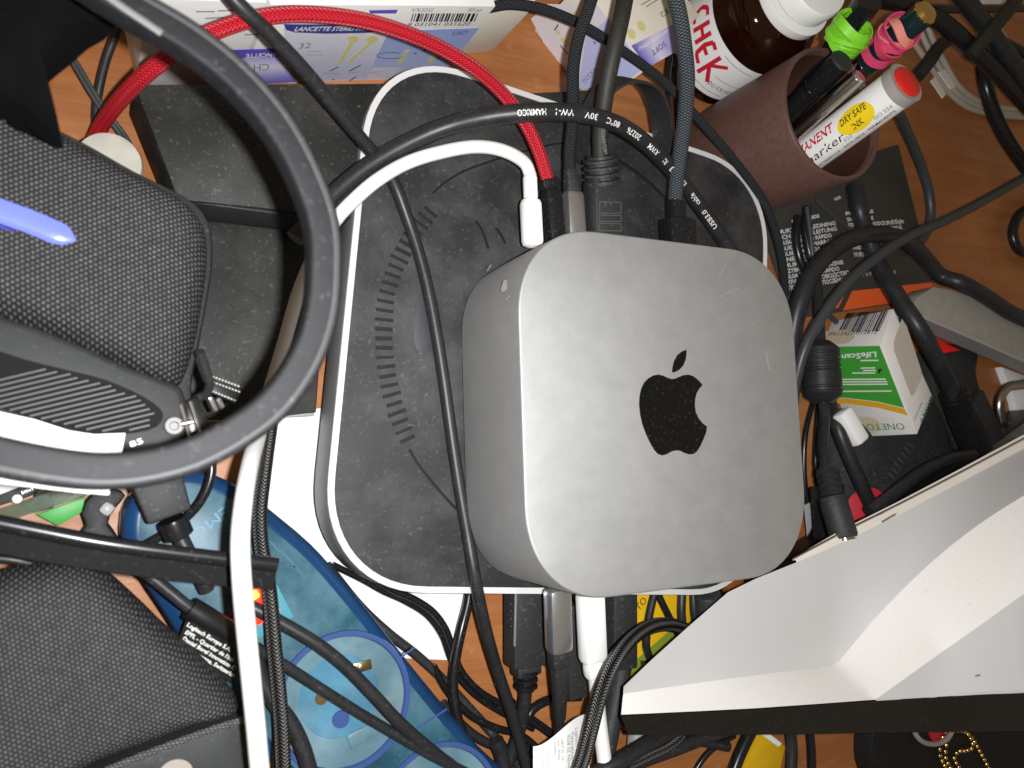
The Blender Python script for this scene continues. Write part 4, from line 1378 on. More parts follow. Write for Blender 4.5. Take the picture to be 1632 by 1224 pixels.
put("back_ledge", strip_mesh(E_, R_, 240, 4), SHELL, t)
ga, gb = strip_mesh(R_[:kR + 1], S0, 90, 6), strip_mesh(R_[kR:], S1, 110, 6)
bm = bmesh.new()
vv = [bm.verts.new(tuple(p)) for p in np.concatenate([ga[0], gb[0]])]
for f in ga[1] + [[i_ + len(ga[0]) for i_ in f] for f in gb[1]]:
    bm.faces.new([vv[i_] for i_ in f])
bmesh.ops.remove_doubles(bm, verts=bm.verts, dist=0.02)
for _ in range(500):
    bmesh.ops.smooth_vert(bm, verts=[v for v in bm.verts if not v.is_boundary], factor=0.5, use_axis_x=True, use_axis_y=True, use_axis_z=True)
put("speckled_face", from_bm(bm), SHELLD, t)
put("front_face", strip_mesh(S1, BT, 30, 4), SHELL, t)
lowl = [at(x, y, z) for x, y, z in ((990, 1139, 5.8), (1100, 1134, 6.2), (1200, 1129, 6.7), (1300, 1122, 7.3), (1395, 1115, 7.9), (1480, 1110, 8.8), (1560, 1105, 10.0), (1660, 1099, 11.4))]
lowb = [at(x, y, z) for x, y, z in ((1001, 1171, 5.2), (1100, 1172, 5.5), (1200, 1171, 5.9), (1300, 1170, 6.4), (1395, 1168, 6.9), (1480, 1167, 7.8), (1560, 1166, 8.9), (1660, 1164, 10.2))]
lowl, lowb = further(lowl), further(lowb)
lip = [p + A3(-0.03, -0.03, 0.02) for p in lowl]
put("black_edge", strip_mesh(lip, lowb, 50, 4), BEZ, t)
put("edge_highlight", sweep(spline(BT, 0.3) + A3(0, 0, 0.02), circle(8), 0.05), SHELL, t)
under = [p * A3(1, 1, 0) + A3(3.2, 1.6, 2.2) for p in lowb]
put("underside", strip_mesh(lowb, under, 50, 2), BEZ, t)
skirtE = [p * A3(1, 1, 0) + A3(3.6, -1.2, 2.2) for p in E_]
put("back_skirt", strip_mesh(E_, skirtE, 50, 2), GREYL, t)
put("left_cheek", strip_mesh([E_[0], R_[0], S0[0], lowb[0]], [skirtE[0], skirtE[0] * 0.6 + under[0] * 0.4, skirtE[0] * 0.3 + under[0] * 0.7, under[0]], 12, 2), BEZ, t)
put("base", prism([p[:2] for p in (skirtE[0], skirtE[4], skirtE[10], under[8], under[3], under[0])], 0.02, 2.3, 0.1), BEZ, t)
LG = E_[5:10]
LH = [p + A3(0, 0, -0.05) for p in [at(x, y, z) for x, y, z in ((1266, 889, 5.7), (1340, 846, 6.0), (1430, 801, 6.5), (1540, 743, 7.3), (1660, 678, 8.3))]]
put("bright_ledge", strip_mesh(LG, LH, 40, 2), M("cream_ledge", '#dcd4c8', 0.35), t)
S = spline([at(1262, 892, 5.75), at(1340, 850, 6.05), at(1430, 805, 6.55), at(1540, 748, 7.35), at(1660, 684, 8.35)], 0.3)
put("metal_trim", sweep(S, circle(8), 0.06), CHROME, t)
put("scratch", thick_print([[(1405, 832), (1422, 822), (1432, 818)]], lvl(6.55), 3.5, 0.02), STEEL, t)
put("dark_mark", thick_print([[(1554, 1077), (1562, 1076)]], plane3(S1[2], BT[2], S1[3]), 3, 0.03), INKG, t)

# ================================================================== bottom: plugs and cables under the computer
t = thing("usb_cable", "black cable with a moulded rectangular plug in the hub's front edge", "cable", at(830, 1060, 0.8), "cables tangled over the desk")
put("plug", px_bar((838, 935, 2.1), (838, 1060, 1.9), 62, 1.05, 0.14), BLKM, t)
put("plug_ridge", px_bar((822, 940, 2.62), (820, 1030, 2.5), 3.5, 0.1, 0.03), M("worn_edge", '#7d7c78', 0.5), t)
for i in range(4):
    put("grip_ridge", bar(at(808, 962 + i * 12, 2.0), at(815, 962 + i * 12, 2.45), 0.1, 0.1, 0.03), BLKM, t)
put("plug_neck", px_bar((838, 1055, 1.9), (839, 1075, 1.85), 44, 0.75, 0.12), BLKM, t)
put("strain_relief", ridged(at(839, 1068, 1.9), at(838, 1100, 1.8), 0.40, 3, 0.2), BLKG, t)
put("cord", tube(path([(838, 1092, 1.8), (836, 1120, 1.6), (830, 1155, 1.3), (818, 1195, 1.0), (800, 1240, 0.8)]), 0.27), BLK, t)

t = thing("usb_cable", "dark cable with a silver plug in the computer's front beside the white one", "cable", at(890, 1120, 0.8), "cables tangled over the desk")
put("silver_plug", px_bar((888, 935, 5.0), (891, 1040, 4.6), 42, 0.75, 0.24), SILV, t)
put("boot", px_bar((891, 1036, 4.6), (892, 1062, 4.4), 34, 0.6, 0.12), BLKM, t)
put("tail", px_bar((892, 1055, 4.4), (892, 1150, 3.2), 30, 0.55, 0.15, taper=0.65), BLKM, t)
put("cord", tube(path([(892, 1140, 3.3), (890, 1175, 2.6), (884, 1210, 2.0), (878, 1245, 1.6)]), 0.2), BLK, t)

t, r, P = cable_thing("white cable with a white plug in the computer's front, running down out of frame", [(948, 1070, 4.4), (951, 1100, 4.2), (954, 1135, 4.1), (958, 1170, 4.1), (963, 1210, 4.2), (966, 1245, 4.3)], 24, WHT, "white_cable", "white cables")
put("plug", px_bar((940, 940, 5.0), (945, 1056, 4.6), 44, 0.8, 0.26), WHTP, t)
put("sleeve", px_bar((945, 1052, 4.55), (947, 1080, 4.4), 32, 0.6, 0.2), WHTP, t)

put("black_dongle", px_bar((984, 930, 2.2), (984, 1062, 2.0), 46, 1.3, 0.1), BLKM, None, "black dusty adapter block in the hub right of the white plug", "adapter")
put("black_plug", bar(at(910, 960, 2.6), at(915, 1110, 2.2), 0.9, 0.8, 0.12), BLKM, None, "black plug behind the silver and white plugs", "plug")
cable("braided_cable", "black and white braided cable arching in front of the white device", [(915, 1250, 5.0), (930, 1205, 5.4), (942, 1160, 5.8), (955, 1110, 5.9), (972, 1066, 5.7), (996, 1029, 5.2), (1028, 1003, 4.6), (1062, 995, 4.0), (1092, 1003, 3.4), (1125, 1020, 2.8)], 24, BLKB, "braided cables")

CB = [
    ("black_cable", "twin glossy wires from under the hub across the white paper, upper one", [(560, 905, 0.9), (600, 925, 0.9), (630, 942, 0.9), (660, 955, 0.9), (690, 975, 0.9), (710, 1002, 0.8), (722, 1035, 0.7), (736, 1070, 0.6), (765, 1102, 0.6), (810, 1128, 0.6), (850, 1152, 0.6), (890, 1180, 0.6)], 11, BLKG),
    ("black_cable", "twin glossy wires from under the hub across the white paper, lower one", [(530, 900, 0.5), (580, 925, 0.5), (610, 942, 0.5), (645, 958, 0.5), (680, 980, 0.5), (703, 1010, 0.5), (716, 1045, 0.4), (730, 1078, 0.4), (760, 1110, 0.4), (800, 1136, 0.4), (850, 1162, 0.4)], 10, BLKG),
    ("black_cable", "black cable coming down from the hub edge left of the square plug", [(750, 935, 0.9), (745, 965, 1.0), (735, 1005, 1.1), (726, 1050, 1.1), (722, 1095, 1.1), (728, 1140, 1.2), (740, 1180, 1.3)], 17, BLKG),
    ("black_cable", "black cable lying along the edge of the blue power strip onto the wood", [(520, 900, 0.4), (575, 968, 0.5), (620, 1010, 0.6), (665, 1045, 0.5), (705, 1082, 0.4), (745, 1125, 0.4), (790, 1175, 0.4), (830, 1225, 0.4)], 15, BLKM),
    ("black_cable", "short black cable bow between the square plug and the silver plug's cable", [(838, 1150, 0.6), (848, 1132, 0.6), (868, 1118, 0.6), (892, 1112, 0.5), (925, 1110, 0.5)], 15, BLKG),
    ("black_cable", "two wires crossing below the square plug towards the white label", [(790, 1090, 0.5), (830, 1130, 0.5), (870, 1160, 0.6), (905, 1185, 0.6)], 9, BLKG),
    ("black_cable", "thick black cable from the bottom edge up to the white device's corner", [(935, 1240, 4.2), (985, 1215, 4.4), (1040, 1180, 4.0), (1080, 1160, 3.4), (1120, 1145, 2.8)], 24, BLK),
    ("black_cable", "thick black cable standing behind the white plug's cable", [(992, 1060, 2.0), (985, 1100, 2.2), (975, 1150, 2.4), (965, 1200, 2.6), (960, 1240, 2.6)], 32, BLKM),
    ("black_cable", "black cable on the yellow tube, nearest the black adapter block", [(1043, 945, 2.2), (1036, 975, 2.3), (1032, 1000, 2.4), (1030, 1030, 2.2), (1040, 1060, 1.6)], 13, BLK),
    ("black_cable", "glossy black cable on the yellow tube, second from the adapter block", [(1048, 945, 2.4), (1060, 970, 2.5), (1070, 990, 2.4), (1082, 1015, 2.0)], 11, BLKG),
    ("black_cable", "black cable on the yellow tube, third from the adapter block", [(1087, 945, 2.3), (1086, 975, 2.3), (1088, 1000, 2.2), (1092, 1030, 2.0)], 14, BLK),
    ("black_cable", "black cable on the yellow tube, beside the upright jack", [(1105, 945, 2.4), (1106, 975, 2.4), (1110, 1000, 2.3)], 12, BLK),
    ("black_cable", "black cable crossing under the device's black edge to the left", [(1180, 1155, 2.0), (1130, 1172, 1.8), (1080, 1192, 1.6), (1030, 1210, 1.5), (980, 1230, 1.4)], 22, BLK),
    ("black_cable", "glossy black cable left of the yellow carton under the device", [(1206, 1150, 1.2), (1192, 1175, 1.2), (1178, 1205, 1.2), (1165, 1240, 1.2)], 20, BLKG),
    ("black_cable", "black cable under the device, left one of the upright pair right of the yellow carton", [(1254, 1140, 1.0), (1259, 1165, 1.0), (1262, 1195, 1.0), (1260, 1240, 1.0)], 19, BLK),
    ("black_cable", "black cable under the device, right one of the upright pair right of the yellow carton", [(1284, 1140, 1.0), (1290, 1165, 1.0), (1293, 1195, 1.0), (1294, 1240, 1.0)], 14, BLKG),
    ("black_cable", "black cable low behind the white label at the bottom edge", [(720, 1190, 0.5), (760, 1215, 0.5), (800, 1230, 0.5), (850, 1240, 0.5)], 18, BLKG),
    ("black_cable", "black cable bundle strand at the bottom edge under the diagonal cable", [(790, 1180, 0.9), (800, 1205, 0.9), (806, 1245, 0.9)], 26, BLK),
    ("black_cable", "thin black cable winding between the twin wires and the white label", [(690, 1060, 0.5), (712, 1100, 0.5), (750, 1140, 0.5), (790, 1160, 0.6), (830, 1172, 0.7), (862, 1200, 0.8), (880, 1240, 0.8)], 12, BLKG),
    ("black_cable", "black cable lying on the wood beside the lower end of the blue strip", [(705, 1120, 0.5), (730, 1150, 0.5), (765, 1178, 0.5), (800, 1192, 0.6), (845, 1196, 0.6), (900, 1215, 0.6)], 15, BLK),
    ("black_cable", "black cable sloping from the white plug's cable to the yellow wrapper", [(980, 1140, 1.0), (1010, 1160, 1.0), (1050, 1172, 1.0), (1100, 1178, 0.9), (1160, 1190, 0.8)], 17, BLK),
    ("black_wire", "thin glossy wire at the bottom edge left of the yellow carton", [(1100, 1245, 0.6), (1120, 1210, 0.7), (1140, 1190, 0.8), (1170, 1172, 0.8)], 10, BLKG),
]
for nm, lb, pts, wd, mt in CB:
    cable(nm, lb, pts, wd, mt)
cable("braided_cable", "black and white braided cable curving under the device's black edge", [(1090, 1150, 2.2), (1085, 1172, 2.1), (1065, 1190, 2.0), (1035, 1205, 1.9), (1000, 1222, 1.8)], 16, BLKB, "braided cables")

t = thing("yellow_tube", "yellow and green printed carton behind the braided cable", "carton", at(1060, 1000, 0))
tp = [at(1000, 945, 1.8), at(1120, 945, 1.8), at(1100, 1060, 1.8), at(1000, 1085, 1.8)]
put("carton", hexa(tp, [p * A3(1, 1, 0) + A3(0, 0, 0.02) for p in tp], 0.08), YELB, t)
put("printed_panel", poly_print([(1004, 1060), (1090, 985), (1096, 1030), (1080, 1065), (1004, 1082)], lvl(1.8)), OLIG, t)
put("lettering", text_on("OTO", (1010, 984), (1031, 958), 11, lvl(1.8), up=(-0.75, -0.6), off=0.02), INKB, t)
t = thing("yellow_carton", "bright yellow carton with a folded corner under the device's black edge", "carton", at(1215, 1200, 0))
tp = [at(1212, 1164, 0.8), at(1252, 1190, 0.8), at(1240, 1245, 0.8), at(1180, 1245, 0.8)]
put("carton", prism(smooth_poly([p[:2] for p in tp], 0.4) if False else [p[:2] for p in tp], 0.02, 0.8, 0.05), YELB, t)
put("white_flap", poly_print([(1210, 1168), (1218, 1163), (1246, 1185), (1240, 1190)], lvl(0.85)), LABEL, t)
t = thing("yellow_wrapper", "yellow and green plastic wrapper below the white device's left corner", "wrapper", at(1055, 1185, 0))
put("wrapper", prism(pxpoly([(1008, 1212), (1040, 1190), (1085, 1165), (1092, 1180), (1050, 1208), (1012, 1222)], 1.2), 0.9, 1.2, 0.05), YELB, t)
put("green_print", poly_print([(1036, 1193), (1078, 1170), (1082, 1182), (1048, 1204)], lvl(1.215)), OLIG, t)
put("plastic_stub", bar(at(1005, 1180, 1.6), at(1056, 1178, 1.6), 0.7, 0.6, 0.1), GREYL, None, "grey plastic stub under the white device's left corner", "stub")
put("audio_jack", lathe([(0.55, 0), (0.6, 0.08), (0.6, 2.0), (0.5, 2.1), (0.5, 2.6)], at(1128, 945, 3.0), unit(at(1130, 1010, 2.2) - at(1127, 940, 3.0)), 24), BLKM, None, "black round plug between the computer and the white device", "plug")
put("wood_peg", bar(at(1155, 938, 1.0), at(1180, 925, 1.0), 0.5, 0.5, 0.05), M("amber_wood", '#8a4a20', 0.4), None, "short brown peg under the computer's lower right corner", "peg")

# the paper label on the white cable
LV, LF = [], []
lp = [((850, 1192), (938, 1140)), ((850, 1245), (946, 1245))]
na = 14
for i in range(na + 1):
    q = i / na
    xa = 850 + (938 - 850) * q
    ya = 1190 - 52 * (q * q * (3 - 2 * q))
    z = 4.2 + 0.5 * math.sin(q * 3.0)
    LV += [at(xa, ya, z), at(xa + 2 * q, 1250, z)]
    if i:
        LF.append([2 * i - 2, 2 * i - 1, 2 * i + 1, 2 * i])
t = thing("cable_label", "white curled paper label with small print hanging on the white cable", "label", at(895, 1215, 1))
bmv = np.array(LV)
put("label_paper", (np.concatenate([bmv, bmv - A3(0, 0, 0.02)]), LF + [[i + len(bmv) for i in f[::-1]] for f in LF], None), LABEL, t)
for s_, x, y0, y1, h in (("Logitech", 933, 1147, 1178, 6.5), ("1015 Lausanne", 926, 1152, 1202, 5.5), ("Logitech Europe S.A.", 916, 1160, 1236, 5), ("Tekerekhoper 5", 909, 1166, 1228, 5), ("9538 SZ Nijmegen", 903, 1171, 1236, 5), ("INPUT 5V - 1A", 893, 1178, 1212, 4), ("M/N: VR0030", 887, 1180, 1212, 4), ("██████", 881, 1183, 1204, 4), ("P/N", 873, 1186, 1194, 3.5), ("SN: 860-003", 871, 1198, 1236, 4), ("2111LZ", 864, 1204, 1236, 4)):
    qx = min(1, max(0, (x - 850) / 88))
    z = 4.2 + 0.5 * math.sin(qx * 3.0)
    put("lettering", text_on(s_.replace("█", "M"), (x, y0), (x + 1.5, y1), h, lvl(z), up=(1, 0), off=0.035), INKG, t)

# the dark corner at the bottom right
t = thing("black_mat", "black fabric case under the gold bead chain at the bottom edge", "case", at(1520, 1200, 0))
put("case_body", prism(smooth_poly(pxpoly([(1400, 1150), (1392, 1170), (1396, 1235), (1450, 1262), (1700, 1262), (1700, 1120), (1420, 1120)], 1.2), 0.5), 0.02, 1.2, 0.15), MATB, t)
t = thing("clear_ring", "clear plastic ring with a red sticker above the gold chain", "ring", at(1485, 1172, 1.2))
S = np.array([at(1487 + 30 * math.cos(q), 1160 + 26 * math.sin(q), 1.45) for q in np.linspace(0, 2 * math.pi, 40)])
put("ring", sweep(S, circle(8), 0.14), M("frosted_plastic", '#9a958e', 0.4), t)
put("sticker", prism(smooth_poly(pxpoly([(1480, 1165), (1512, 1162), (1514, 1178), (1490, 1184)], 1.3), 0.2), 1.2, 1.3), REDS, t)
t = thing("bead_chain", "gold bead chain looped on the black case at the bottom edge", "chain", at(1530, 1200, 1.2))
bead = None
nb = 0
for pts in ([(1507, 1168), (1500, 1180), (1497, 1200), (1502, 1215), (1512, 1230)], [(1514, 1170), (1508, 1184), (1506, 1204), (1512, 1220), (1522, 1234)], [(1507, 1168), (1522, 1164), (1540, 1168), (1548, 1180), (1550, 1190), (1540, 1196), (1526, 1198), (1520, 1208), (1526, 1220), (1534, 1232)], [(1538, 1166), (1550, 1178), (1560, 1196), (1570, 1214), (1580, 1234)]):
    S = spline([at(x, y, 1.42) for x, y in pts], 0.02)
    L = np.concatenate([[0], np.cumsum(np.linalg.norm(np.diff(S, axis=0), axis=1))])
    for d in np.arange(0, L[-1], 0.34):
        p = np.array([np.interp(d, L, S[:, i]) for i in range(3)])
        if bead is None:
            bm = bmesh.new()
            bmesh.ops.create_icosphere(bm, subdivisions=2, radius=0.135)
            bead = mesh("bead", from_bm(bm), GOLD)
        o = bpy.data.objects.new("bead", bead)
        COL.objects.link(o)
        o.parent = t
        o.location = tuple((p - ORG[t.name]) * U)

# ================================================================== the blue power strip
ZP = 3.4
t = thing("power_strip", "translucent blue power strip with a lit red switch and round sockets", "power strip", at(545, 1100, 0))
outl = [(194, 862), (196, 818), (214, 785), (250, 760), (300, 748), (345, 757), (395, 783), (450, 826), (500, 869), (560, 937), (620, 1012), (700, 1112), (770, 1195), (830, 1265), (600, 1400), (470, 1265), (400, 1185), (330, 1095), (268, 990), (222, 920)]
op = pxpoly(outl, ZP)
sp = smooth_poly(op, 0.5)
put("case", prism(sp, 0.3, ZP, 0.45, 4), BLUED, t)
cxy = np.mean(np.array(sp), axis=0)


def inset(poly, d):
    P = np.array(poly)
    nx = np.roll(P, -1, 0) - np.roll(P, 1, 0)
    nx /= np.linalg.norm(nx, axis=1)[:, None] + 1e-9
    nr = np.stack([-nx[:, 1], nx[:, 0]], 1)
    ar = np.sum(P[:, 0] * np.roll(P[:, 1], -1) - np.roll(P[:, 0], -1) * P[:, 1])
    return [tuple(p) for p in (P + nr * d * (1 if ar > 0 else -1))]


put("inner_frame", prism(inset(sp, 0.62), ZP - 0.1, ZP + 0.03, 0.02), CYAN, t)
put("top_cover", prism(inset(sp, 0.5), ZP + 0.05, ZP + 0.16, 0.06), BLUE, t)


def socket(px, py, rr, full=True):
    c = at(px, py, ZP + 0.16)
    put("socket_ring", lathe([(rr + 0.12, 0), (rr + 0.1, 0.1), (rr - 0.06, 0.1), (rr - 0.1, 0.0)], c, n=56, cap0=False, cap1=False), VIOB, t)
    s = put("socket", lathe([(rr - 0.1, 0.0), (rr - 0.12, 0.03), (0.02, 0.03)], c, n=48), GREYS, t)
    put("socket_well", lathe([(rr * 0.62, 0.0), (rr * 0.6, 0.045), (0.02, 0.045)], c + A3(-0.15, 0.2, 0), n=40), M('murky_blue_well', '#4a7c94', 0.35, var=0.35, vs=0.5, patch=0.3, dustc=(0.35, 0.38, 0.36)) if 'murky_blue_well' not in bpy.data.materials else bpy.data.materials['murky_blue_well'], s)
    if full:
        for x, y in ((512, 1113),):
            put("pin_hole", lathe([(0.22, 0.0), (0.2, 0.07), (0.02, 0.07)], at(x, y, ZP + 0.2), n=20), BRASS, s)
        put("earth_clip", bar(at(563, 1066, ZP + 0.24), at(592, 1058, ZP + 0.24), 0.35, 0.1, 0.04), BRASS, s)
        put("earth_clip", bar(at(572, 1066, ZP + 0.3), at(577, 1058, ZP + 0.3), 0.12, 0.1, 0.04), SILV, s)
        put("boss", lathe([(0.3, 0), (0.28, 0.08), (0.02, 0.08)], at(543, 1146, ZP + 0.2), n=24), VIOB, s)
        put("catch", bar(at(556, 1184, ZP + 0.24), at(600, 1160, ZP + 0.24), 0.5, 0.1, 0.04), GREYS, s)


socket(548, 1118, 2.25)
socket(700, 1290, 2.2, False)
seam = thick_print([[(585, 1088), (660, 1032)], [(620, 1190), (712, 1130)], [(500, 1205), (545, 1224)]], lvl(ZP + 0.17), 3, 0.01)
put("moulded_seam", seam, VIOB, t)
sw = put("switch_frame", bar(at(400, 925, ZP + 0.2), at(440, 1000, ZP + 0.2), 1.3, 0.3, 0.06), M("frosted_switch_frame", '#5aa2b0', 0.3, trans=0.2), t)
rk = put("rocker", bar(at(396, 930, ZP + 0.4), at(428, 985, ZP + 0.4), 0.85, 0.3, 0.08), NEON, t)
put("glow", bar(at(402, 944, ZP + 0.56), at(408, 954, ZP + 0.56), 0.3, 0.1, 0.04), NEONY, rk)
put("lettering", text_on("EMC", (358, 806), (303, 848), 17, lvl(ZP + 0.16), up=(0.61, 0.79), bold=0.0, off=0.04), M("embossed_blue", '#3f7690', 0.3), t)
put("printed_lines", thick_print([[(430, 862), (446, 880)], [(446, 876), (470, 904)], [(456, 884), (484, 916)], [(468, 902), (488, 924)]], lvl(ZP + 0.17), 2, 0.012), M("faint_blue_ink", '#2f5f74', 0.4), t)

# ------------------------------------------------------------------ cables over and beside the strip
CL = [
    ("black_cable", "thick black cable crossing the round socket from the switch to the bottom edge", [(375, 950, 3.9), (405, 969, 4.1), (451, 994, 4.2), (503, 1025, 4.3), (548, 1060, 4.3), (592, 1104, 4.3), (637, 1152, 4.2), (690, 1198, 3.9), (740, 1235, 3.4)], 21, BLK),
    ("black_cable", "black cable hanging in front of the strip's lower left socket edge", [(408, 1050, 4.6), (420, 1090, 4.6), (440, 1122, 4.6), (462, 1150, 4.6), (482, 1190, 4.6), (500, 1250, 4.6)], 26, BLK),
    ("black_wire", "thin glossy wire beside the white cable over the blue strip", [(408, 1030, 4.2), (424, 1075, 4.2), (436, 1120, 4.2), (440, 1170, 4.2), (438, 1245, 4.2)], 12, BLKG),
    ("grey_cable", "grey glossy cable curving over the end of the blue strip behind the square plug", [(338, 725, 4.6), (336, 760, 4.6), (322, 795, 4.5), (300, 822, 4.3), (270, 846, 4.1), (235, 866, 3.9), (205, 885, 3.8), (170, 900, 3.8)], 15, BLKG),
    ("black_cable", "black cable lying above the lower fabric ear cup at the left edge", [(-20, 868, 6.0), (30, 874, 6.2), (75, 886, 6.2), (110, 900, 6.0), (140, 915, 5.6)], 16, BLK),
    ("black_cable", "second black cable at the left edge just above the lower ear cup", [(-20, 888, 5.4), (25, 893, 5.4), (60, 902, 5.3), (90, 915, 5.2)], 14, BLK),
    ("black_cable", "black cable bending up behind the headset band over the wood", [(195, 25, 1.2), (183, 58, 1.2), (170, 92, 1.0), (160, 130, 0.8), (154, 165, 0.6), (153, 195, 0.5), (156, 225, 0.5)], 14, BLK),
]
for nm, lb, pts, wd, mt in CL:
    cable(nm, lb, pts, wd, mt)
t, r, P = cable_thing("black cable carrying a black address tag over the blue strip", [(190, 885, 5.2), (235, 915, 5.2), (270, 943, 5.2), (304, 970, 5.2), (360, 1004, 5.0), (411, 1034, 4.6), (462, 1066, 4.4), (521, 1104, 4.2), (580, 1141, 4.1), (640, 1176, 4.0), (690, 1205, 3.9), (760, 1240, 3.6)], 18, BLK, "tagged_cable")
put("tag_sleeve", tube(path([(302, 969, 5.25), (330, 986, 5.2), (368, 1009, 5.0)]), r * 1.9, 16), BLKT, t)
tq = [at(299, 982, 5.3), at(372, 1022, 5.1), at(374, 1092, 4.8), at(280, 1034, 5.1)]
tq[2] = hit(374, 1092, plane3(tq[0], tq[1], tq[3]))
tp_ = plane3(tq[0], tq[1], tq[3])
put("tag", hexa(tq, [p - tp_[1] * 0.06 for p in tq], 0.0), BLKT, t)
for s_, a, b in (("Logitech Europe S.A.", (297, 997), (366, 1038)), ("EPFL - Quartier de l'Inn", (294, 1009), (370, 1054)), ("Daniel Borel Innovation C", (290, 1019), (372, 1067)), ("1015 Lausanne, Switzerlan", (287, 1029), (372, 1079))):
    put("lettering", text_on(s_, a, b, 7, tp_, up=(0.5, -0.86), bold=0.02, off=0.03), WINK, t)
cable("black_wire", "flat twin wire crossing the wood by the headset, left strand", [(98, 72, 1.4), (118, 104, 1.3), (142, 145, 1.2), (165, 180, 1.1), (190, 212, 1.0), (202, 232, 1.0)], 7, GREYC)
cable("black_wire", "flat twin wire crossing the wood by the headset, right strand", [(105, 72, 1.4), (125, 104, 1.3), (149, 145, 1.2), (172, 180, 1.1), (197, 212, 1.0), (208, 230, 1.0)], 7, GREYC)
cable("braided_cable", "black and white braided cable running down over the blue strip beside the white cable", [(452, 600, 3.0), (436, 650, 3.4), (428, 700, 3.8), (420, 760, 4.2), (414, 815, 4.4), (416, 868, 4.5), (426, 920, 4.6), (432, 970, 4.8), (437, 1030, 4.9), (443, 1090, 4.9), (448, 1150, 4.9), (452, 1245, 4.8)], 25, BLKB, "braided cables")

t = thing("square_plug", "black square plug block with a thick cable boot on the blue strip", "plug", at(255, 800, 3.5))
tp = [at(206, 766, 5.4), at(290, 752, 5.4), at(306, 812, 5.4), at(236, 838, 5.4)]
put("block", hexa(tp, [p * A3(1, 1, 0) + A3(0, 0, 3.6) for p in tp], 0.12), BLKM, t)
put("boot", lathe([(0.42, 0), (0.44, 0.1), (0.44, 0.55), (0.3, 0.62)], at(274, 828, 5.0), unit(at(286, 856, 4.9) - at(274, 828, 5.0)), 20), BLKG, t)
put("cord", tube(path([(282, 846, 4.9), (292, 866, 4.9), (304, 890, 4.9), (318, 915, 4.8), (330, 940, 4.6)]), 0.24), BLK, t)

t = thing("cable_clip", "black moulded clip with a grey pin on the wood left of the blue strip", "clip", at(160, 830, 0.1))
put("clip_body", prism(smooth_poly(pxpoly([(136, 800), (150, 786), (186, 780), (200, 790), (182, 812), (172, 836), (190, 862), (160, 878), (118, 866), (136, 838), (130, 820)], 2.0), 0.3), 0.1, 2.0, 0.2), BLKM, t)
put("pin", bar(at(163, 820, 2.3), at(178, 802, 2.3), 0.42, 0.42, 0.15), GREYL, t)

t = thing("circuit_board", "small bright green board under a clear plastic strip at the left edge", "board", at(90, 820, 0.4))
put("board", prism(pxpoly([(58, 820), (136, 792), (131, 816), (92, 838)], 1.2), 0.9, 1.2, 0.02), PCB, t)
put("board_edge", prism(pxpoly([(30, 806), (120, 776), (140, 783), (136, 790), (56, 818)], 0.9), 0.7, 0.9, 0.02), M("dark_green_board", '#3f6a35', 0.4), t)
put("chip", bar(at(58, 801, 1.25), at(82, 795, 1.25), 0.6, 0.2, 0.04), BLKM, t)
put("clear_strip", prism(pxpoly([(-20, 818), (110, 774), (140, 786), (30, 826), (100, 846), (90, 852), (-20, 838)], 1.7), 1.55, 1.65), CLEAR, t)
t = thing("black_module", "black board with tiny white parts and a white label at the left edge", "board", at(20, 785, 0.4))
put("module", prism(pxpoly([(-20, 790), (30, 772), (72, 770), (74, 776), (45, 792), (-20, 812)], 1.6), 1.2, 1.6, 0.05), BLKM, t)
put("module_label", prism(pxpoly([(-20, 752), (28, 764), (32, 776), (-20, 796)], 1.95), 1.8, 1.95, 0.03), LABEL, t)
for i in range(5):
    put("pin", bar(at(34 + i * 4, 781 - i * 1.5, 1.7), at(37 + i * 4, 789 - i * 1.5, 1.7), 0.09, 0.12, 0.03), SILV, t)
put("led", lathe([(0.14, 0), (0.14, 0.15), (0.05, 0.22)], at(28, 795, 1.6), n=14), LABEL, t)

t = thing("flat_bar", "glossy black bar with a rounded top edge crossing under the white cable", "bar", at(220, 880, 6.5))
S = spline([at(-40, 826, 8.0), at(60, 846, 8.0), at(160, 865, 8.0), at(300, 884, 7.9), at(442, 900, 7.8)], 0.3)
put("bar_top", sweep(S, circle(16, 1.0, 0.8), 0.20), BLKG, t)
S2 = spline([at(-40, 850, 7.8), at(60, 872, 7.8), at(160, 888, 7.8), at(300, 908, 7.7), at(438, 922, 7.6)], 0.3)
put("bar_flange", sweep(S2, [(0.32, -0.05), (0.32, 0.05), (-0.32, 0.05), (-0.32, -0.05)], 1.0), M('bar_black', '#0d0d0e', 0.65, spec=0.15, dust=0.2, dustc=(0.12, 0.12, 0.11)), t)

# ================================================================== white knob behind the headset
t = thing("plastic_tub", "round ivory plastic tub at the end of the red cable behind the headset", "tub", at(170, 245, 0))
put("tub", lathe([(0.95, 0), (1.02, 0.2), (1.02, 3.0), (0.95, 3.2), (0.75, 3.27), (0.02, 3.27)], at(174, 258, 3.2) * A3(1, 1, 0) + A3(0, 0, 0.02), n=40), M("ivory_plastic", '#b3afa3', 0.5, spec=0.2, var=0.1), t)

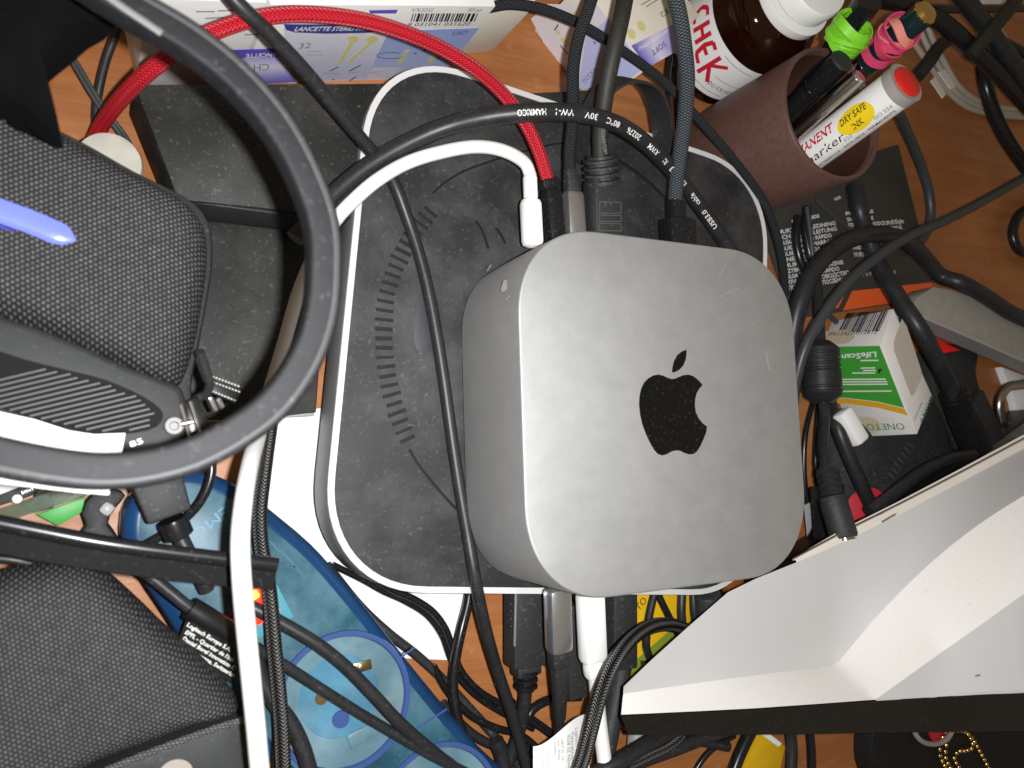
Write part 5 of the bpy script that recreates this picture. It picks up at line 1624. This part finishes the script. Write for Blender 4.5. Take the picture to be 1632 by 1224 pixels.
# ================================================================== the headset in front
t = thing("headset", "large dark headset with a round band, fabric ear cups and a blue light strip", "headset", at(120, 500, 3))
ZH = 14.0
mid = [(60, -120), (120, -45), (205, 12), (300, 68), (372, 125), (438, 200), (485, 285), (511, 362), (515, 435), (507, 510), (482, 578), (434, 645), (372, 692), (300, 728), (228, 746), (158, 751), (60, 739), (-60, 712), (-160, 680)]
S = spline([at(x, y, ZH) for x, y in mid], 0.12)
prof = []
for i in range(28):
    q = 2 * math.pi * i / 28
    c, s_ = math.cos(q), math.sin(q)
    prof.append((0.36 * math.copysign(abs(c) ** 0.32, c), 0.36 * math.copysign(abs(s_) ** 0.32, s_)))
band = sweep(S, prof, 1.0, True, Z)
put("headband", band, HEADB, t)
# highlight on the band's outer edge, put in as a lighter raised strip
T_, N_, B_ = frames(S)
cen = at(120, 380, ZH)
outv = np.array([unit((p - cen) * A3(1, 1, 0)) for p in S])
put("band_highlight", sweep(S + outv * 0.2 + A3(0, 0, 0.33), circle(10, 1.0, 0.5), 0.085), GREYL if False else M("band_highlight_rubber", '#3c3c3d', 0.45, spec=0.3, dust=0.4, dustc=(0.16,0.155,0.15)), t)
slot = [at(x, y, ZH + 0.345) for x, y in ((150, -22), (200, 14), (230, 34), (258, 53))]
put("band_slot", sweep(spline(slot, 0.1), circle(10, 1.0, 0.4), 0.075), M('slot_grey', '#6e6c6a', 0.5), t)
foam = pxpoly([(-60, -60), (170, -60), (190, 0), (165, 34), (140, 48), (108, 76), (78, 100), (66, 118), (70, 150), (76, 190), (98, 214), (60, 195), (20, 165), (-60, 150)], 11.5)
put("suspension_pad", pillow(smooth_poly(foam, 0.3), 10.6, 12.0, 7, 0.4), FOAM, t)
put("frayed_edge", pillow(smooth_poly(pxpoly([(10, 120), (62, 108), (72, 128), (80, 158), (74, 180), (84, 205), (78, 214), (50, 200), (10, 180)], 10.6), 0.3), 10.0, 10.9, 5, 0.4), FOAM, t)

put("yoke", tube([at(-150, 672, 13.9), at(-190, 650, 12.0), at(-200, 600, 9.5), at(-170, 560, 7.2)], 0.4), HEADB, t)
put("yoke", tube([at(70, -112, 13.9), at(10, -120, 12.5), at(-60, -60, 11.4)], 0.4), HEADB, t)
# upper ear cup
cup = put("ear_cup", prism(smooth_poly(pxpoly([(-220, 60), (0, 158), (60, 188), (130, 222), (215, 270), (272, 298), (312, 322), (334, 352), (340, 410), (331, 480), (318, 550), (306, 615), (310, 680), (290, 716), (240, 724), (120, 712), (0, 690), (-220, 640)], 7.0), 0.3), 5.0, 7.0, 0.3), GRIM, t)
kp = smooth_poly(pxpoly([(-240, 60), (0, 158), (60, 186), (130, 220), (215, 268), (270, 296), (310, 320), (333, 352), (338, 405), (330, 470), (318, 535), (302, 590), (288, 612), (262, 612), (205, 590), (130, 556), (60, 528), (0, 508), (-240, 420)], 8.2), 0.3)
put("ear_pad", pillow(kp, 6.8, 9.0, 12, 0.28), KNIT, cup)
rim = smooth_poly(pxpoly([(-240, 408), (0, 500), (60, 520), (130, 548), (205, 582), (262, 604), (290, 618), (298, 650), (296, 690), (272, 712), (232, 718), (120, 708), (0, 690), (-240, 620)], 8.0), 0.3)
put("cup_rim", prism(rim, 6.9, 8.0, 0.28, 3), GRIM, cup)
rec = smooth_poly(pxpoly([(-240, 510), (-120, 528), (-60, 543), (0, 560), (40, 573), (100, 588), (170, 606), (228, 632), (254, 650), (260, 664), (250, 680), (215, 690), (150, 692), (80, 676), (0, 652), (-60, 640), (-120, 628), (-240, 612)], 8.0), 0.3)
put("inner_well", prism(rec, 7.9, 8.02), M("well_black", "#0e0e0f", 0.7, spec=0.2), cup)
mesh_in = smooth_poly(pxpoly([(-240, 535), (0, 588), (35, 586), (60, 588), (170, 622), (222, 642), (246, 654), (248, 664), (238, 676), (205, 684), (145, 686), (80, 668), (0, 640), (-240, 590)], 8.02), 0.3)
ribs = []
poly_px = [(0, 590), (60, 586), (170, 620), (246, 655), (238, 677), (145, 687), (80, 669), (0, 642)]
for i in range(26):
    pts = [(-60 + 320 * q, 560 + i * 8.6 - 0.24 * 320 * q) for q in np.linspace(0, 1, 90)]
    P2 = np.array(pxpoly([(-60, 606), (0, 612), (55, 584), (110, 593), (170, 611), (226, 634), (248, 655), (249, 668), (238, 679), (205, 686), (145, 688), (80, 672), (0, 650), (-60, 638)], 8.05))
    seg = []
    for p in pts:
        w_ = at(*p, 8.05)
        inside = False
        j = len(P2) - 1
        for k_ in range(len(P2)):
            if (P2[k_][1] > w_[1]) != (P2[j][1] > w_[1]) and w_[0] < (P2[j][0] - P2[k_][0]) * (w_[1] - P2[k_][1]) / (P2[j][1] - P2[k_][1]) + P2[k_][0]:
                inside = not inside
            j = k_
        if inside:
            seg.append(w_)
    if len(seg) > 3:
        ribs.append(sweep(np.array(seg)[::3] if len(seg) > 8 else np.array(seg), circle(6), 0.028))
if ribs:
    put("ribbed_mesh", join(*ribs), RIBM, cup, kind="stuff")
wt = pxpoly([(-60, 640), (0, 656), (55, 668), (110, 686), (150, 692), (200, 690), (193, 727), (150, 728), (60, 716), (-60, 690)], 8.4)
put("white_tag", prism(wt, 8.2, 8.25), LABEL, cup)
put("printed_lines", thick_print([[(0 + i * 3.4, 664 + i * 0.9), (-2 + i * 3.4, 677 + i * 0.9)] for i in range(15)] + [[(95, 690), (99, 700)], [(136, 698), (137, 712)]], lvl(8.25), 1.8, 0.015), INKG, cup)
put("lettering", text_on("85", (208, 713), (229, 706), 9, lvl(8.02), up=(-0.3, -0.95), bold=0.01), WINK, cup)
sc_ = put("screw", lathe([(0.26, 0), (0.27, 0.1), (0.22, 0.16), (0.12, 0.16), (0.1, 0.08), (0.02, 0.08)], at(277, 679, 8.05), n=24), M('dull_screw', (0.16, 0.155, 0.15), 0.55, metal=0.6), cup)
put("screw_wire", tube([at(288, 676, 8.2), at(308, 672, 8.25)], 0.07, 10), SILV, cup)
for pts in ([(288, 645), (295, 668), (302, 700)], [(303, 640), (312, 668), (322, 704)]):
    put("hinge_wire", tube([at(x, y, 8.1) for x, y in pts], 0.045, 8), M("brushed_hinge", (0.45, 0.4, 0.34), 0.3, metal=0.8) if "brushed_hinge" not in bpy.data.materials else bpy.data.materials["brushed_hinge"], cup)
put("hinge_block", prism(pxpoly([(292, 640), (316, 630), (345, 700), (330, 716), (300, 720)], 7.6), 6.0, 7.6, 0.1), BLKG, cup)
put("cup_cord", tube(path([(318, 560, 8.0), (328, 590, 7.6), (334, 612, 7.2), (328, 628, 6.8), (312, 636, 6.6)]), 0.13), GRIM, cup)
tg = [at(332, 604, 6.4), at(386, 622, 6.2), at(376, 642, 6.2), at(324, 620, 6.4)]
put("cup_tag", hexa(tg, [p - A3(0, 0, 0.3) for p in tg], 0.04), BLKT, cup)
put("stitching", thick_print([[(334 + i * 5, 607 + i * 1.8), (337 + i * 5, 608 + i * 1.9)] for i in range(10)] + [[(327 + i * 5, 619 + i * 2.0), (330.5 + i * 5, 620.2 + i * 2.1)] for i in range(10)] + [[(338 + i * 5, 600 + i * 1.8), (341 + i * 5, 601 + i * 1.9)] for i in range(9)], plane3(tg[0], tg[1], tg[3]), 2.6, 0.02), M("pale_thread", '#a8a69f', 0.7), cup)
for a, b in (((334, 632), (344, 655)), ((347, 634), (354, 650))):
    put("bright_pin", bar(at(*a, 6.0), at(*b, 5.8), 0.16, 0.16, 0.05), SILV, cup)
ledS = spline([at(x, y, 9.02) for x, y in ((-60, 312), (0, 336), (50, 354), (90, 371), (120, 383))], 0.15)
put("light_strip", sweep(ledS, circle(12, 0.3, 1.0), [0.29 * min(1, math.sqrt(max(0.02, (len(ledS) - 1 - i) / 1.5))) for i in range(len(ledS))], True, Z), LED, cup)
ledS2 = spline([at(x, y, 8.97) for x, y in ((-60, 334), (0, 358), (40, 375), (78, 388))], 0.15)
put("light_strip_glow", sweep(ledS2, circle(10, 0.3, 1.0), [0.27 * min(1, (len(ledS2) - 1 - i) / 14.0 + 0.02) for i in range(len(ledS2))], True, Z), LEDD, cup)  # blue glow below the strip, added as an emitting shape

# lower ear cup
lp_ = smooth_poly(pxpoly([(-200, 960), (-60, 935), (0, 917), (60, 903), (115, 898), (158, 912), (218, 962), (270, 1012), (312, 1046), (358, 1092), (386, 1124), (394, 1145), (340, 1161), (250, 1194), (160, 1228), (80, 1275), (-200, 1330)], 6.9), 0.3)
c2 = put("ear_cup", pillow(lp_, 5.0, 7.3, 12, 0.25), WEAVE, t)
pipe = spline([at(x, y, 6.65) for x, y in ((398, 1144), (340, 1162), (290, 1180), (240, 1199), (190, 1219), (140, 1242))], 0.15)
put("piping", sweep(pipe, circle(10), 0.1), knit("piping_cord", '#3c3c3e', '#8a8a8a', 9.0, 0.3, 0.6), c2)
sh = pxpoly([(400, 1140), (340, 1160), (240, 1196), (120, 1250), (120, 1330), (430, 1330), (420, 1200)], 6.2)
put("cup_shell", prism(sh, 4.6, 6.2, 0.2), GRIM, c2)
put("shell_mark", prism(smooth_poly(pxpoly([(252, 1240), (258, 1222), (272, 1212), (290, 1210), (304, 1218), (308, 1240)], 6.2), 0.15), 6.1, 6.23), M("pale_mark", '#a39a90', 0.4), c2)
put("pull_strip", prism(pxpoly([(-30, 752), (60, 764), (120, 772), (176, 776), (173, 788), (120, 784), (-30, 766)], 12.6), 12.5, 12.6), LABEL, t)
